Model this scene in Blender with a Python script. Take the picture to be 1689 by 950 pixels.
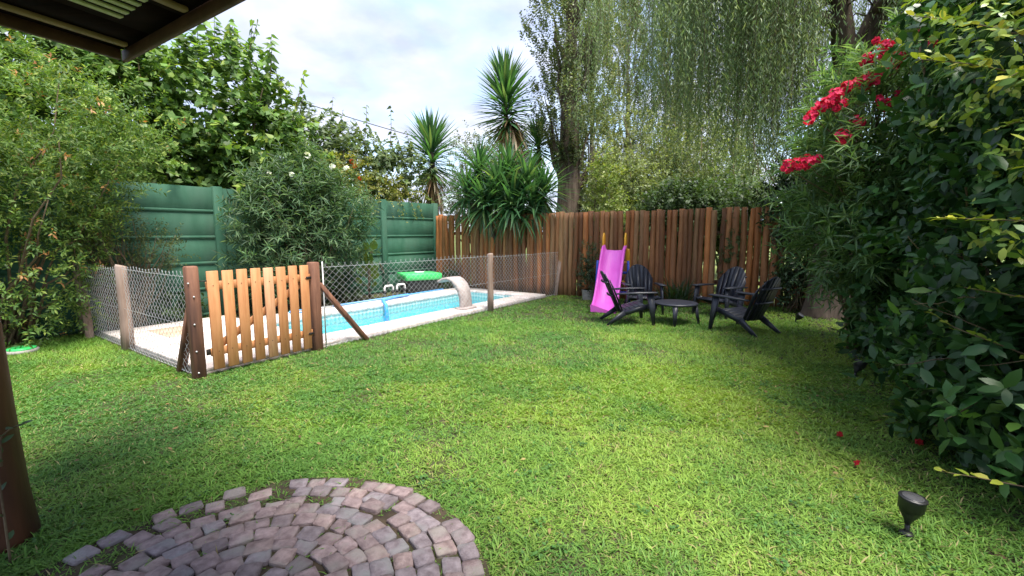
import bpy, bmesh, math
import numpy as np
from mathutils import Vector, Matrix

for o in list(bpy.data.objects):
    bpy.data.objects.remove(o)
SC = bpy.context.scene
COL = SC.collection
rng = np.random.default_rng(7)
R = math.radians

# ------------------------------------------------------------------ camera
cam = bpy.data.cameras.new('camera')
cam.sensor_width = 36.0
cam.lens = 16.0
cam.clip_start = 0.05
cam.clip_end = 1500
co = bpy.data.objects.new('camera', cam)
co.location = (0, 0, 1.6)
co.rotation_euler = (R(90 - 6.84), 0, 0)
COL.objects.link(co)
SC.camera = co

# ------------------------------------------------------------------ sky, sun, exposure
SUN_EL, SUN_AZ = 68.0, 136.0           # azimuth clockwise from +Y (view direction)
SKY_STRENGTH = 0.125
SUN_STRENGTH = 2.8
EXPOSURE = 1.85
w = bpy.data.worlds.new('World')
SC.world = w
w.use_nodes = True
nt = w.node_tree
nt.nodes.clear()
N = nt.nodes.new
L = nt.links.new
out = N('ShaderNodeOutputWorld')
bg = N('ShaderNodeBackground')
bg.inputs['Strength'].default_value = SKY_STRENGTH
sky = N('ShaderNodeTexSky')
sky.sky_type = 'NISHITA'
sky.sun_disc = False
sky.sun_elevation = R(SUN_EL)
sky.sun_rotation = R(SUN_AZ)
sky.air_density = 1.0
sky.dust_density = 1.0
sky.ozone_density = 1.2
tc = N('ShaderNodeTexCoord')
sep = N('ShaderNodeSeparateXYZ')
L(tc.outputs['Generated'], sep.inputs[0])
zz = N('ShaderNodeMath'); zz.operation = 'MAXIMUM'; zz.inputs[1].default_value = 0.0
L(sep.outputs['Z'], zz.inputs[0])
za = N('ShaderNodeMath'); za.operation = 'ADD'; za.inputs[1].default_value = 0.22
L(zz.outputs[0], za.inputs[0])
dx = N('ShaderNodeMath'); dx.operation = 'DIVIDE'
dy = N('ShaderNodeMath'); dy.operation = 'DIVIDE'
L(sep.outputs['X'], dx.inputs[0]); L(za.outputs[0], dx.inputs[1])
L(sep.outputs['Y'], dy.inputs[0]); L(za.outputs[0], dy.inputs[1])
cmb = N('ShaderNodeCombineXYZ')
L(dx.outputs[0], cmb.inputs[0]); L(dy.outputs[0], cmb.inputs[1])
n1 = N('ShaderNodeTexNoise')
n1.inputs['Scale'].default_value = 1.7
n1.inputs['Detail'].default_value = 7
n1.inputs['Roughness'].default_value = 0.52
n1.inputs['Distortion'].default_value = 0.15
L(cmb.outputs[0], n1.inputs['Vector'])
rp = N('ShaderNodeMapRange')
rp.interpolation_type = 'SMOOTHSTEP'
rp.inputs['From Min'].default_value = 0.34
rp.inputs['From Max'].default_value = 0.60
rp.inputs['To Min'].default_value = 0.25
rp.inputs['To Max'].default_value = 1.0
L(n1.outputs['Fac'], rp.inputs['Value'])
n2 = N('ShaderNodeTexNoise')
n2.inputs['Scale'].default_value = 2.9
n2.inputs['Detail'].default_value = 5
L(cmb.outputs[0], n2.inputs['Vector'])
cr = N('ShaderNodeMixRGB')
cr.inputs[1].default_value = (1.68, 1.85, 2.6, 1)
cr.inputs[2].default_value = (2.55, 2.65, 3.05, 1)
mr = N('ShaderNodeMapRange')
mr.inputs['From Min'].default_value = 0.36
mr.inputs['From Max'].default_value = 0.62
L(n2.outputs['Fac'], mr.inputs['Value'])
L(mr.outputs[0], cr.inputs[0])
mix = N('ShaderNodeMixRGB')
L(rp.outputs[0], mix.inputs[0])
L(sky.outputs[0], mix.inputs[1])
L(cr.outputs[0], mix.inputs[2])
L(mix.outputs[0], bg.inputs['Color'])
L(bg.outputs[0], out.inputs['Surface'])

sl = bpy.data.lights.new('sun', 'SUN')
sl.energy = SUN_STRENGTH
sl.angle = R(28)
sl.color = (1.0, 0.95, 0.86)
so = bpy.data.objects.new('sun', sl)
sd = Vector((math.sin(R(SUN_AZ)) * math.cos(R(SUN_EL)), math.cos(R(SUN_AZ)) * math.cos(R(SUN_EL)), math.sin(R(SUN_EL))))
so.rotation_euler = sd.to_track_quat('Z', 'Y').to_euler()
so.location = (0, 0, 30)
COL.objects.link(so)

vs = SC.view_settings
vs.view_transform = 'Standard'
vs.look = 'None'
vs.gamma = 1
vs.exposure = EXPOSURE
vs.use_curve_mapping = False
SC.cycles.max_bounces = 6
SC.cycles.diffuse_bounces = 3
SC.cycles.glossy_bounces = 3
SC.cycles.transparent_max_bounces = 8

# ------------------------------------------------------------------ garden frame
# u runs along the pool away from the gate, v from the lawn towards the green wall
O2 = np.array([-3.47, 4.90]); U2 = np.array([.5645, .8254]); V2 = np.array([-.8254, .5645])
GA = math.atan2(U2[1], U2[0])
UX = np.array([U2[0], U2[1], 0]); VX = np.array([V2[0], V2[1], 0]); ZX = np.array([0, 0, 1.])


def G(u, v, z=0.0):
    p = O2 + u * U2 + v * V2
    return np.array([p[0], p[1], z])


def uv_of(x, y):
    a = np.asarray(x) - O2[0]; b = np.asarray(y) - O2[1]
    return a * U2[0] + b * U2[1], a * V2[0] + b * V2[1]


def nrm(a):
    a = np.asarray(a, float)
    return a / np.maximum(np.linalg.norm(a, axis=-1, keepdims=True), 1e-9)


# ------------------------------------------------------------------ materials
MATS = {}


def new_mat(name):
    m = bpy.data.materials.new(name)
    m.use_nodes = True
    t = m.node_tree
    b = t.nodes['Principled BSDF']
    return m, t, b


def noise_mat(name, ca, cb, scale=6, rough=0.7, bump=0.15, detail=5, stretch=(1, 1, 1), spec=0.4, metal=0.0, lo=0.35, hi=0.65, cc=None, objcol=False, coat=0):
    """two (or three) own colours mixed by noise, plus fine relief"""
    m, t, b = new_mat(name)
    n = t.nodes.new; l = t.links.new
    tcn = n('ShaderNodeTexCoord')
    mp = n('ShaderNodeMapping'); mp.inputs['Scale'].default_value = stretch
    l(tcn.outputs['Object'], mp.inputs[0])
    nz = n('ShaderNodeTexNoise'); nz.inputs['Scale'].default_value = scale; nz.inputs['Detail'].default_value = detail
    nz.inputs['Roughness'].default_value = 0.6
    oi = n('ShaderNodeObjectInfo')
    ad = n('ShaderNodeVectorMath'); ad.operation = 'ADD'
    sc_ = n('ShaderNodeMath'); sc_.operation = 'MULTIPLY'; sc_.inputs[1].default_value = 37.0
    l(oi.outputs['Random'], sc_.inputs[0])
    l(mp.outputs[0], ad.inputs[0]); l(sc_.outputs[0], ad.inputs[1])
    l(ad.outputs[0], nz.inputs['Vector'])
    rm = n('ShaderNodeMapRange'); rm.inputs['From Min'].default_value = lo; rm.inputs['From Max'].default_value = hi
    l(nz.outputs['Fac'], rm.inputs['Value'])
    mx = n('ShaderNodeMixRGB')
    mx.inputs[1].default_value = (*ca, 1); mx.inputs[2].default_value = (*cb, 1)
    l(rm.outputs[0], mx.inputs[0])
    last = mx
    if cc is not None:
        nz2 = n('ShaderNodeTexNoise'); nz2.inputs['Scale'].default_value = scale * 0.35; nz2.inputs['Detail'].default_value = 3
        l(ad.outputs[0], nz2.inputs['Vector'])
        rm2 = n('ShaderNodeMapRange'); rm2.inputs['From Min'].default_value = 0.5; rm2.inputs['From Max'].default_value = 0.68
        l(nz2.outputs['Fac'], rm2.inputs['Value'])
        mx2 = n('ShaderNodeMixRGB'); mx2.inputs[2].default_value = (*cc, 1)
        l(rm2.outputs[0], mx2.inputs[0]); l(mx.outputs[0], mx2.inputs[1])
        last = mx2
    if objcol:
        mm = n('ShaderNodeMixRGB'); mm.blend_type = 'MULTIPLY'; mm.inputs[0].default_value = 1
        l(last.outputs[0], mm.inputs[1]); l(oi.outputs['Color'], mm.inputs[2])
        last = mm
    l(last.outputs[0], b.inputs['Base Color'])
    b.inputs['Roughness'].default_value = rough
    b.inputs['Specular IOR Level'].default_value = spec
    b.inputs['Metallic'].default_value = metal
    b.inputs['Coat Weight'].default_value = coat
    if bump:
        bp = n('ShaderNodeBump'); bp.inputs['Strength'].default_value = bump; bp.inputs['Distance'].default_value = 0.02
        l(nz.outputs['Fac'], bp.inputs['Height']); l(bp.outputs[0], b.inputs['Normal'])
    MATS[name] = m
    return m


def leaf_mat(name, source='attr', rough=0.5, transl=0.3, spec=0.4):
    """leaf colour comes from the leaf itself (mesh attribute or object colour); thin leaf lets light through"""
    m, t, b = new_mat(name)
    n = t.nodes.new; l = t.links.new
    if source == 'attr':
        a = n('ShaderNodeAttribute'); a.attribute_name = 'Col'; colout = a.outputs['Color']
    else:
        a = n('ShaderNodeObjectInfo'); colout = a.outputs['Color']
    l(colout, b.inputs['Base Color'])
    b.inputs['Roughness'].default_value = rough
    b.inputs['Specular IOR Level'].default_value = spec
    tr = n('ShaderNodeBsdfTranslucent')
    mu = n('ShaderNodeMixRGB'); mu.blend_type = 'MULTIPLY'; mu.inputs[0].default_value = 1
    mu.inputs[2].default_value = (1.5, 1.5, 0.7, 1)
    l(colout, mu.inputs[1]); l(mu.outputs[0], tr.inputs['Color'])
    ms = n('ShaderNodeMixShader'); ms.inputs[0].default_value = transl
    l(b.outputs[0], ms.inputs[1]); l(tr.outputs[0], ms.inputs[2])
    l(ms.outputs[0], t.nodes['Material Output'].inputs['Surface'])
    MATS[name] = m
    return m


leaf_mat('leaf', 'attr', 0.5, 0.38)
leaf_mat('leaf_object', 'obj', 0.5, 0.38)
leaf_mat('gloss_leaf', 'attr', 0.36, 0.2, 0.3)
leaf_mat('gloss_leaf_object', 'obj', 0.36, 0.2, 0.3)
leaf_mat('petal', 'attr', 0.6, 0.3, 0.3)
leaf_mat('grass_blade', 'attr', 0.6, 0.3, 0.25)
noise_mat('bark', (.045, .03, .02), (.13, .095, .07), 9, .9, .9, stretch=(1, 1, .18))
noise_mat('pale_bark', (.16, .13, .11), (.30, .26, .22), 8, .9, .7, stretch=(1, 1, .2))
noise_mat('twig', (.09, .06, .035), (.16, .12, .07), 12, .85, .2)
noise_mat('soil', (.025, .018, .011), (.07, .05, .03), 9, .95, .6, cc=(.05, .055, .02))
noise_mat('lawn_soil', (.035, .04, .014), (.06, .065, .02), 7, .95, .5, cc=(.06, .048, .026))
noise_mat('far_grass', (.10, .15, .03), (.17, .19, .05), 0.6, .95, .3)
noise_mat('cobble', (.16, .122, .12), (.30, .245, .24), 18, .85, .8, detail=9, objcol=True, cc=(.25, .235, .215))
noise_mat('log', (.13, .048, .019), (.46, .20, .075), 6, .65, .9, stretch=(1.6, 1.6, .25), objcol=True, cc=(.27, .115, .048), detail=8, lo=.22, hi=.85)
noise_mat('gate_wood', (.45, .19, .075), (.58, .275, .12), 9, .6, .2, stretch=(3, 3, .3), detail=6, objcol=True)
noise_mat('post_wood', (.12, .052, .032), (.22, .10, .06), 10, .75, .4, stretch=(2, 2, .25), cc=(.075, .035, .025))
noise_mat('grey_wood', (.20, .13, .10), (.36, .26, .20), 11, .85, .5, stretch=(2, 2, .2), cc=(.28, .22, .19))
noise_mat('stained_log', (.05, .017, .009), (.105, .038, .018), 5, .5, .35, stretch=(1.5, 1.5, .25), cc=(.03, .012, .008))
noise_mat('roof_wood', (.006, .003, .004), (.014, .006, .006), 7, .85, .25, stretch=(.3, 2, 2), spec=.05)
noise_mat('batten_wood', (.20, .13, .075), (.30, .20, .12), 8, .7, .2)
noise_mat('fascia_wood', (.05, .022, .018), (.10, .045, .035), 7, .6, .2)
noise_mat('green_paint', (.032, .098, .062), (.050, .130, .086), 5, .75, .25, stretch=(1, 1, .3), cc=(.062, .128, .09), spec=.2, detail=9)
noise_mat('paver', (.62, .53, .49), (.76, .68, .64), 14, .75, .15, objcol=True)
noise_mat('coping', (.56, .48, .45), (.76, .68, .65), 9, .75, .15, objcol=True, cc=(.68, .62, .58), detail=8)
noise_mat('pool_shell', (.30, .72, .80), (.38, .78, .85), 2.5, .4, 0)
noise_mat('cascade_stone', (.36, .29, .27), (.50, .43, .41), 10, .7, .2)
noise_mat('black_plastic', (.014, .016, .026), (.024, .026, .038), 18, .42, .06, spec=.5)
noise_mat('lamp_plastic', (.010, .010, .011), (.018, .018, .02), 20, .45, .05, spec=.5)
noise_mat('lamp_glass', (.05, .05, .055), (.08, .08, .085), 12, .25, .02, spec=.5)
noise_mat('pink_plastic', (.76, .10, .58), (.82, .14, .66), 3, .42, .05, spec=.4, cc=(.80, .17, .66))
noise_mat('yellow_plastic', (.78, .36, .02), (.84, .42, .03), 6, .35, .02)
noise_mat('blue_plastic', (.02, .06, .42), (.03, .08, .5), 6, .35, .02)
noise_mat('sky_blue_plastic', (.06, .30, .72), (.10, .38, .80), 6, .4, .02)
noise_mat('green_plastic', (.05, .56, .13), (.07, .64, .17), 5, .35, .04)
noise_mat('white_plastic', (.72, .72, .71), (.80, .80, .79), 8, .4, .03)
noise_mat('dark_box', (.02, .02, .022), (.045, .045, .045), 8, .6, .1)
noise_mat('steel', (.50, .51, .52), (.66, .67, .68), 30, .5, .02, metal=.35)
noise_mat('iron', (.02, .018, .018), (.05, .04, .035), 30, .5, .1, metal=.5)
noise_mat('terracotta_grey', (.26, .24, .22), (.38, .35, .32), 12, .9, .3)
noise_mat('brick_paving', (.10, .06, .055), (.17, .10, .09), 14, .85, .4, objcol=True)
noise_mat('roof_sheet', (.42, .47, .28), (.52, .56, .36), 5, .5, 0)
noise_mat('cable_black', (.05, .05, .055), (.08, .08, .085), 5, .6, 0)

# waterline tile: printed lattice of pale green lozenges
m, t, b = new_mat('waterline_tile'); MATS['waterline_tile'] = m
n = t.nodes.new; l = t.links.new
tcn = n('ShaderNodeTexCoord'); mp = n('ShaderNodeMapping'); mp.inputs['Rotation'].default_value = (0, 0, R(45))
mp.inputs['Scale'].default_value = (1, 1, 1)
l(tcn.outputs['UV'], mp.inputs[0])
ck = n('ShaderNodeTexChecker'); ck.inputs['Scale'].default_value = 15
ck.inputs['Color1'].default_value = (.58, .70, .68, 1); ck.inputs['Color2'].default_value = (.30, .52, .53, 1)
l(mp.outputs[0], ck.inputs['Vector']); l(ck.outputs['Color'], b.inputs['Base Color']); b.inputs['Roughness'].default_value = .25

# water: tinted clear sheet with a mirror-like sheen and ripples
m, t, b = new_mat('pool_water'); MATS['pool_water'] = m
n = t.nodes.new; l = t.links.new
t.nodes.remove(b)
tr = n('ShaderNodeBsdfTransparent'); tr.inputs['Color'].default_value = (.66, .95, .98, 1)
gl = n('ShaderNodeBsdfGlossy'); gl.inputs['Roughness'].default_value = .03
fr = n('ShaderNodeFresnel'); fr.inputs['IOR'].default_value = 1.33
nz = n('ShaderNodeTexNoise'); nz.inputs['Scale'].default_value = 5; nz.inputs['Detail'].default_value = 3
tcn = n('ShaderNodeTexCoord'); l(tcn.outputs['Object'], nz.inputs['Vector'])
bp = n('ShaderNodeBump'); bp.inputs['Strength'].default_value = .5; bp.inputs['Distance'].default_value = .05
l(nz.outputs['Fac'], bp.inputs['Height']); l(bp.outputs[0], gl.inputs['Normal']); l(bp.outputs[0], fr.inputs['Normal'])
ms = n('ShaderNodeMixShader'); l(fr.outputs[0], ms.inputs[0]); l(tr.outputs[0], ms.inputs[1]); l(gl.outputs[0], ms.inputs[2])
l(ms.outputs[0], t.nodes['Material Output'].inputs['Surface'])


# ------------------------------------------------------------------ geometry helpers
class Geo:
    def __init__(self):
        self.v = []; self.f = []; self.c = []; self.n = 0

    def add(self, v, f, c=None):
        v = np.asarray(v, float).reshape(-1, 3)
        for a in (f if isinstance(f, list) else [f]):
            self.f.append(np.asarray(a, int) + self.n)
        self.v.append(v); self.n += len(v)
        if c is not None:
            c = np.asarray(c, float)
            if c.ndim == 1: c = np.tile(c, (len(v), 1))
            self.c.append(c)
        return self

    def mesh(self, name, mat, smooth=False, base=(0, 0, 0)):
        me = bpy.data.meshes.new(name)
        v = (np.concatenate(self.v) - np.asarray(base, float)).astype(np.float32)
        loops = np.concatenate([a.ravel() for a in self.f]).astype(np.int32)
        tot = np.concatenate([np.full(len(a), a.shape[1]) for a in self.f]).astype(np.int32)
        st = np.concatenate([[0], np.cumsum(tot)[:-1]]).astype(np.int32)
        me.vertices.add(len(v)); me.vertices.foreach_set('co', v.ravel())
        me.loops.add(len(loops)); me.loops.foreach_set('vertex_index', loops)
        me.polygons.add(len(tot)); me.polygons.foreach_set('loop_start', st); me.polygons.foreach_set('loop_total', tot)
        if smooth: me.polygons.foreach_set('use_smooth', np.ones(len(tot), bool))
        me.update(calc_edges=True)
        if self.c:
            c = np.concatenate(self.c); c4 = np.ones((len(c), 4), np.float32); c4[:, :3] = c
            at = me.color_attributes.new('Col', 'FLOAT_COLOR', 'POINT')
            at.data.foreach_set('color', c4.ravel())
        me.materials.append(MATS[mat])
        return me

    def build(self, name, mat, parent=None, smooth=False):
        base = tuple(parent.location) if parent is not None else (0, 0, 0)
        if parent is not None and parent.parent is not None:
            base = tuple(np.array(base) + np.array(parent.parent.location))
        return link(name, self.mesh(name, mat, smooth, base), parent)


def link(name, data, parent=None, loc=None):
    o = bpy.data.objects.new(name, data)
    COL.objects.link(o)
    if parent is not None: o.parent = parent
    if loc is not None: o.location = loc
    return o


def thing(name, label, cat, loc=(0, 0, 0), group=None):
    o = bpy.data.objects.new(name, None)
    o.empty_display_size = 0.1
    COL.objects.link(o)
    o.location = tuple(float(a) for a in loc)
    return tag(o, label, cat, group)


def tag(o, label, cat, group=None):
    o['label'] = label; o['category'] = cat
    if group: o['group'] = group
    return o


def struct(o):
    o['kind'] = 'structure'
    return o


def hull(g, pts):
    bm = bmesh.new()
    for p in pts: bm.verts.new(p)
    bmesh.ops.convex_hull(bm, input=bm.verts)
    bm.verts.ensure_lookup_table()
    used = [v for v in bm.verts if v.link_faces]
    idx = {v: i for i, v in enumerate(used)}
    tris = [[idx[v] for v in f.verts] for f in bm.faces]
    vv = [tuple(v.co) for v in used]
    bm.free()
    f3 = [x for x in tris if len(x) == 3]; f4 = [x for x in tris if len(x) == 4]
    fs = []
    if f3: fs.append(np.array(f3))
    if f4: fs.append(np.array(f4))
    g.add(vv, fs)
    return g


CORN = [(a, b_, c) for a in (-1, 1) for b_ in (-1, 1) for c in (-1, 1)]


def cbox(g, c, hx, hy, hz, ax=(1, 0, 0), ay=(0, 1, 0), az=(0, 0, 1), ch=0.006):
    """box with chamfered edges; half sizes along three axes"""
    c = np.asarray(c, float); ax = nrm(ax); ay = nrm(ay); az = nrm(az)
    pts = []
    for s in CORN:
        for k in range(3):
            h = [hx - ch, hy - ch, hz - ch]
            h[k] += ch
            pts.append(c + ax * s[0] * h[0] + ay * s[1] * h[1] + az * s[2] * h[2])
    return hull(g, pts)


def bar(g, p0, p1, w_, t_, side=None, ch=0.005):
    """straight sawn board from p0 to p1; w_ along 'side', t_ across"""
    p0 = np.asarray(p0, float); p1 = np.asarray(p1, float)
    d = nrm(p1 - p0)
    s = np.asarray(side if side is not None else (1, 0, 0), float)
    s = nrm(s - d * np.dot(s, d)); q = np.cross(d, s)
    return cbox(g, (p0 + p1) / 2, np.linalg.norm(p1 - p0) / 2, w_ / 2, t_ / 2, d, s, q, ch)


def tube(g, pts, rad, sides=6, cap=True, c=None, wob=0.0):
    pts = np.asarray(pts, float); n_ = len(pts)
    rad = np.broadcast_to(np.asarray(rad, float), (n_,))
    tn = np.gradient(pts, axis=0); tn = nrm(tn)
    a = np.array([0, 0, 1.]) if abs(tn[0][2]) < .9 else np.array([1., 0, 0])
    s = nrm(np.cross(tn[0], a)); vs_ = []
    ang = np.arange(sides) * 2 * math.pi / sides
    ph = rng.uniform(0, 6.28, 3)
    for i in range(n_):
        s = nrm(s - tn[i] * np.dot(s, tn[i])); q = np.cross(tn[i], s)
        r = rad[i] * (1 + wob * np.sin(ang * 3 + ph[0] + i * .4) + wob * .6 * np.sin(ang * 2 + ph[1] - i * .7)) if wob else np.full(sides, rad[i])
        vs_.append(pts[i] + np.outer(np.cos(ang) * r, s) + np.outer(np.sin(ang) * r, q))
    v = np.concatenate(vs_)
    i0 = np.arange(n_ - 1)[:, None] * sides; j = np.arange(sides)[None]; j2 = (j + 1) % sides
    f = np.stack([i0 + j, i0 + j2, i0 + sides + j2, i0 + sides + j], -1).reshape(-1, 4)
    fs = [f]
    if cap:
        v = np.concatenate([v, pts[:1], pts[-1:]])
        a0 = n_ * sides; k = np.arange(sides)
        fs.append(np.stack([np.full(sides, a0), (k + 1) % sides, k], -1))
        fs.append(np.stack([np.full(sides, a0 + 1), a0 - sides + k, a0 - sides + (k + 1) % sides], -1))
    g.add(v, fs, c)
    return g


def snoise(x, y, seed=0, f0=1.0, octs=4):
    """smooth sum-of-sines noise, about -1..1"""
    r = np.random.default_rng(seed); o_ = 0; amp = 1; tot = 0
    for k in range(octs):
        for j in range(3):
            a = r.uniform(0, 6.28); p = r.uniform(0, 6.28); f = f0 * (1.9 ** k) * r.uniform(.7, 1.3)
            o_ = o_ + amp * np.sin((np.cos(a) * x + np.sin(a) * y) * f + p)
        tot += amp * 1.7; amp *= .6
    return o_ / tot


# ------------------------------------------------------------------ leaves
# templates: x along the leaf (0..1), y half width (scaled by width), z fold/curl
T_DIAMOND = (np.array([[0, 0, 0], [.45, .5, .06], [1, 0, -.05], [.45, -.5, .06]]), np.array([[0, 1, 2], [0, 2, 3]]))
T_LANCE = (np.array([[0, 0, 0], [.4, .5, .03], [1, 0, -.10], [.4, -.5, .03]]), np.array([[0, 1, 2], [0, 2, 3]]))
T_OVAL = (np.array([[0, 0, 0], [.28, .40, .045], [.28, -.40, .045], [.33, 0, 0], [.64, .43, .03], [.64, -.43, .03], [.68, 0, -.02], [1, 0, -.09]]),
          np.array([[0, 3, 1], [0, 2, 3], [1, 3, 6], [1, 6, 4], [2, 5, 6], [2, 6, 3], [4, 6, 7], [5, 7, 6]]))
T_OVAL4 = (np.array([[0, 0, 0], [.30, .42, .03], [.30, -.42, .03], [.68, .40, .0], [.68, -.40, .0], [1, 0, -.09]]), np.array([[0, 2, 1], [1, 2, 4], [1, 4, 3], [3, 4, 5]]))
T_HEART = (np.array([[0, 0, 0], [-.10, .28, .05], [.25, .52, .05], [1, 0, -.12], [.25, -.52, .05], [-.10, -.28, .05], [.4, 0, -.03]]),
           np.array([[0, 6, 1], [1, 6, 2], [2, 6, 3], [3, 6, 4], [4, 6, 5], [5, 6, 0]]))


def t_strap(seg=4, bend=.35):
    xs = np.linspace(0, 1, seg + 1); v = []; f = []
    wd = np.interp(xs, [0, .15, .55, 1], [.55, .9, 1., .02]) * .5
    for x, w_ in zip(xs, wd):
        z = -bend * x ** 2.2
        v += [[x * (1 - .12 * bend * x), w_, z + .05 * w_ * 0], [x * (1 - .12 * bend * x), -w_, z]]
    for i in range(seg):
        f.append([2 * i, 2 * i + 1, 2 * i + 3, 2 * i + 2])
    return np.array(v), np.array(f)


def leaf_frames(pos, d, up):
    x = nrm(d); z = up - (up * x).sum(1, keepdims=True) * x; z = nrm(z + 1e-6); y = np.cross(z, x)
    return x, y, z


def put_leaves(g, T, pos, d, up, ln, wd, col):
    tv, tf = T; k = len(tv); n_ = len(pos)
    x, y, z = leaf_frames(pos, d, up)
    ln = np.broadcast_to(ln, (n_,)); wd = np.broadcast_to(wd, (n_,))
    v = pos[:, None] + x[:, None] * (tv[None, :, 0:1] * ln[:, None, None]) + y[:, None] * (tv[None, :, 1:2] * wd[:, None, None]) + z[:, None] * (tv[None, :, 2:3] * ln[:, None, None])
    f = tf[None] + (np.arange(n_) * k)[:, None, None]
    g.add(v.reshape(-1, 3), f.reshape(-1, tf.shape[1]), np.repeat(col, k, 0))


def leaf_mesh(name, T, wl, mat):
    """one shared unit-length leaf, width wl"""
    v = T[0].copy(); v[:, 1] *= wl
    g = Geo(); g.add(v, T[1])
    return g.mesh(name, mat)


def leaf_objects(parent, me, pos, d, up, ln, col, name='leaf'):
    x, y, z = leaf_frames(pos, d, up)
    base = np.array(parent.location)
    for i in range(len(pos)):
        o = bpy.data.objects.new(name, me)
        M = Matrix(((x[i][0], y[i][0], z[i][0]), (x[i][1], y[i][1], z[i][1]), (x[i][2], y[i][2], z[i][2])))
        o.rotation_euler = M.to_euler()
        o.location = tuple(pos[i] - base)
        s = float(ln[i]); o.scale = (s, s, s)
        o.color = (*[float(c) for c in col[i]], 1)
        o.parent = parent
        COL.objects.link(o)


def palette(n_, cols, wts=None, jit=.18):
    cols = np.array(cols, float)
    p = None if wts is None else np.array(wts, float) / np.sum(wts)
    i = rng.choice(len(cols), n_, p=p)
    c = cols[i] * rng.uniform(1 - jit, 1 + jit, (n_, 1)) * rng.uniform(.94, 1.06, (n_, 3))
    return c


def blob_points(blobs, n_, rot=0.0, inner=.55, lump=.16, seed=1):
    """points through the outer part of a union of lumpy ellipsoids, with outward directions"""
    bl = np.array(blobs, float)
    area = (bl[:, 3] * bl[:, 4] * bl[:, 5]) ** (2 / 3)
    k = rng.choice(len(bl), n_, p=area / area.sum())
    d = nrm(rng.normal(size=(n_, 3)))
    r = rng.uniform(inner ** 2.2, 1, n_) ** (1 / 2.2)
    lm = 1 + lump * (np.sin(d[:, 0] * 5 + k * 1.7 + seed) + np.sin(d[:, 1] * 6 + k * 2.3 + seed * 2) + np.sin(d[:, 2] * 5.5 + k + seed * 3)) / 1.8
    lm = lm + rng.normal(size=n_) * .05
    q = d * r[:, None] * lm[:, None] * bl[k, 3:6]
    if rot:
        c_, s_ = math.cos(rot), math.sin(rot)
        q = np.stack([q[:, 0] * c_ - q[:, 1] * s_, q[:, 0] * s_ + q[:, 1] * c_, q[:, 2]], 1)
    pos = bl[k, :3] + q
    return pos, nrm(q / np.maximum(bl[k, 3:6], .01))


def sprigs(P, D, Ls, m_, spread=.9, droop=0.0, upw=.6, t0=.1):
    """m_ leaves along each twig; returns per-leaf pos, dir, up and twig end points"""
    n_ = len(P)
    D = nrm(D)
    tt = (np.arange(m_) + rng.uniform(0, .8, (n_, m_))) / m_ * (1 - t0) + t0
    Ls = np.broadcast_to(Ls, (n_,))
    pos = P[:, None] + D[:, None] * (Ls[:, None] * tt)[:, :, None]
    pos[:, :, 2] -= droop * Ls[:, None] * tt ** 2
    a = nrm(np.cross(D, np.array([.3, .2, 1.]))); b_ = np.cross(D, a)
    ph = np.arange(m_)[None] * 2.4 + rng.uniform(0, 6.28, (n_, 1)) + rng.normal(size=(n_, m_)) * .35
    rad = a[:, None] * np.cos(ph)[:, :, None] + b_[:, None] * np.sin(ph)[:, :, None]
    d = nrm(D[:, None] * (1 - spread * .55) + rad * spread + rng.normal(size=(n_, m_, 3)) * .15)
    d[:, :, 2] -= droop * .6
    up = D[:, None] * .5 + np.array([0, 0, upw]) + rng.normal(size=(n_, m_, 3)) * .3
    return pos.reshape(-1, 3), nrm(d.reshape(-1, 3)), nrm(up.reshape(-1, 3)), tt.reshape(-1)


CAMP = np.array([0, 0, 1.6])


def foliage(th, T, wl, mats, pos, d, up, ln, col, n_obj=0, part='foliage', pname='leaf'):
    """all leaves of a plant: the n_obj that show largest become single leaf parts, the rest one stuff part"""
    ln = np.broadcast_to(ln, (len(pos),)).copy()
    if n_obj:
        dist = np.linalg.norm(pos - CAMP, axis=1)
        bx = np.abs(pos[:, 0] / np.maximum(pos[:, 1], .1))
        vis = (pos[:, 1] > .5) & (bx < 1.15) & (pos[:, 2] > .05) & (((pos[:, 2] - 1.6) / np.maximum(pos[:, 1], .1)) < .53)
        # bins over the view so that the pieces in front are picked all over the plant
        bi = np.floor(pos[:, 0] / np.maximum(pos[:, 1], .1) * 34).astype(int); bj = np.floor((pos[:, 2] - 1.6) / np.maximum(pos[:, 1], .1) * 34).astype(int)
        order = np.argsort(dist / ln)
        cnt = {}; rank = np.full(len(pos), 10 ** 6)
        for i in order:
            if not vis[i]: continue
            key = (bi[i], bj[i]); cnt[key] = cnt.get(key, 0) + 1; rank[i] = cnt[key]
        sel = np.lexsort((dist / ln, rank))[:n_obj]
        sel = sel[rank[sel] < 10 ** 6]
        mask = np.zeros(len(pos), bool); mask[sel] = True
        me = leaf_mesh(pname, T, wl, mats[1])
        leaf_objects(th, me, pos[mask], d[mask], up[mask], ln[mask], col[mask], pname)
        keep = ~mask
        pos, d, up, ln, col = pos[keep], d[keep], up[keep], ln[keep], col[keep]
    if len(pos) == 0: return None
    g = Geo()
    put_leaves(g, T_OVAL4 if T is T_OVAL else T, pos, d, up, ln, ln * wl, col)
    o = g.build(part, mats[0], th)
    o['kind'] = 'stuff'
    return o


LM = ('leaf', 'leaf_object'); GM = ('gloss_leaf', 'gloss_leaf_object')


def branch(p0, p1, n_=6, wig=.1, sag=0.0):
    p0 = np.asarray(p0, float); p1 = np.asarray(p1, float)
    t_ = np.linspace(0, 1, n_)[:, None]
    ln = np.linalg.norm(p1 - p0)
    p = p0 + (p1 - p0) * t_ + rng.normal(size=(n_, 3)) * wig * ln * .5 * np.sin(t_ * math.pi)
    p[:, 2] += sag * ln * np.sin(t_[:, 0] * math.pi)
    return p


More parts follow.
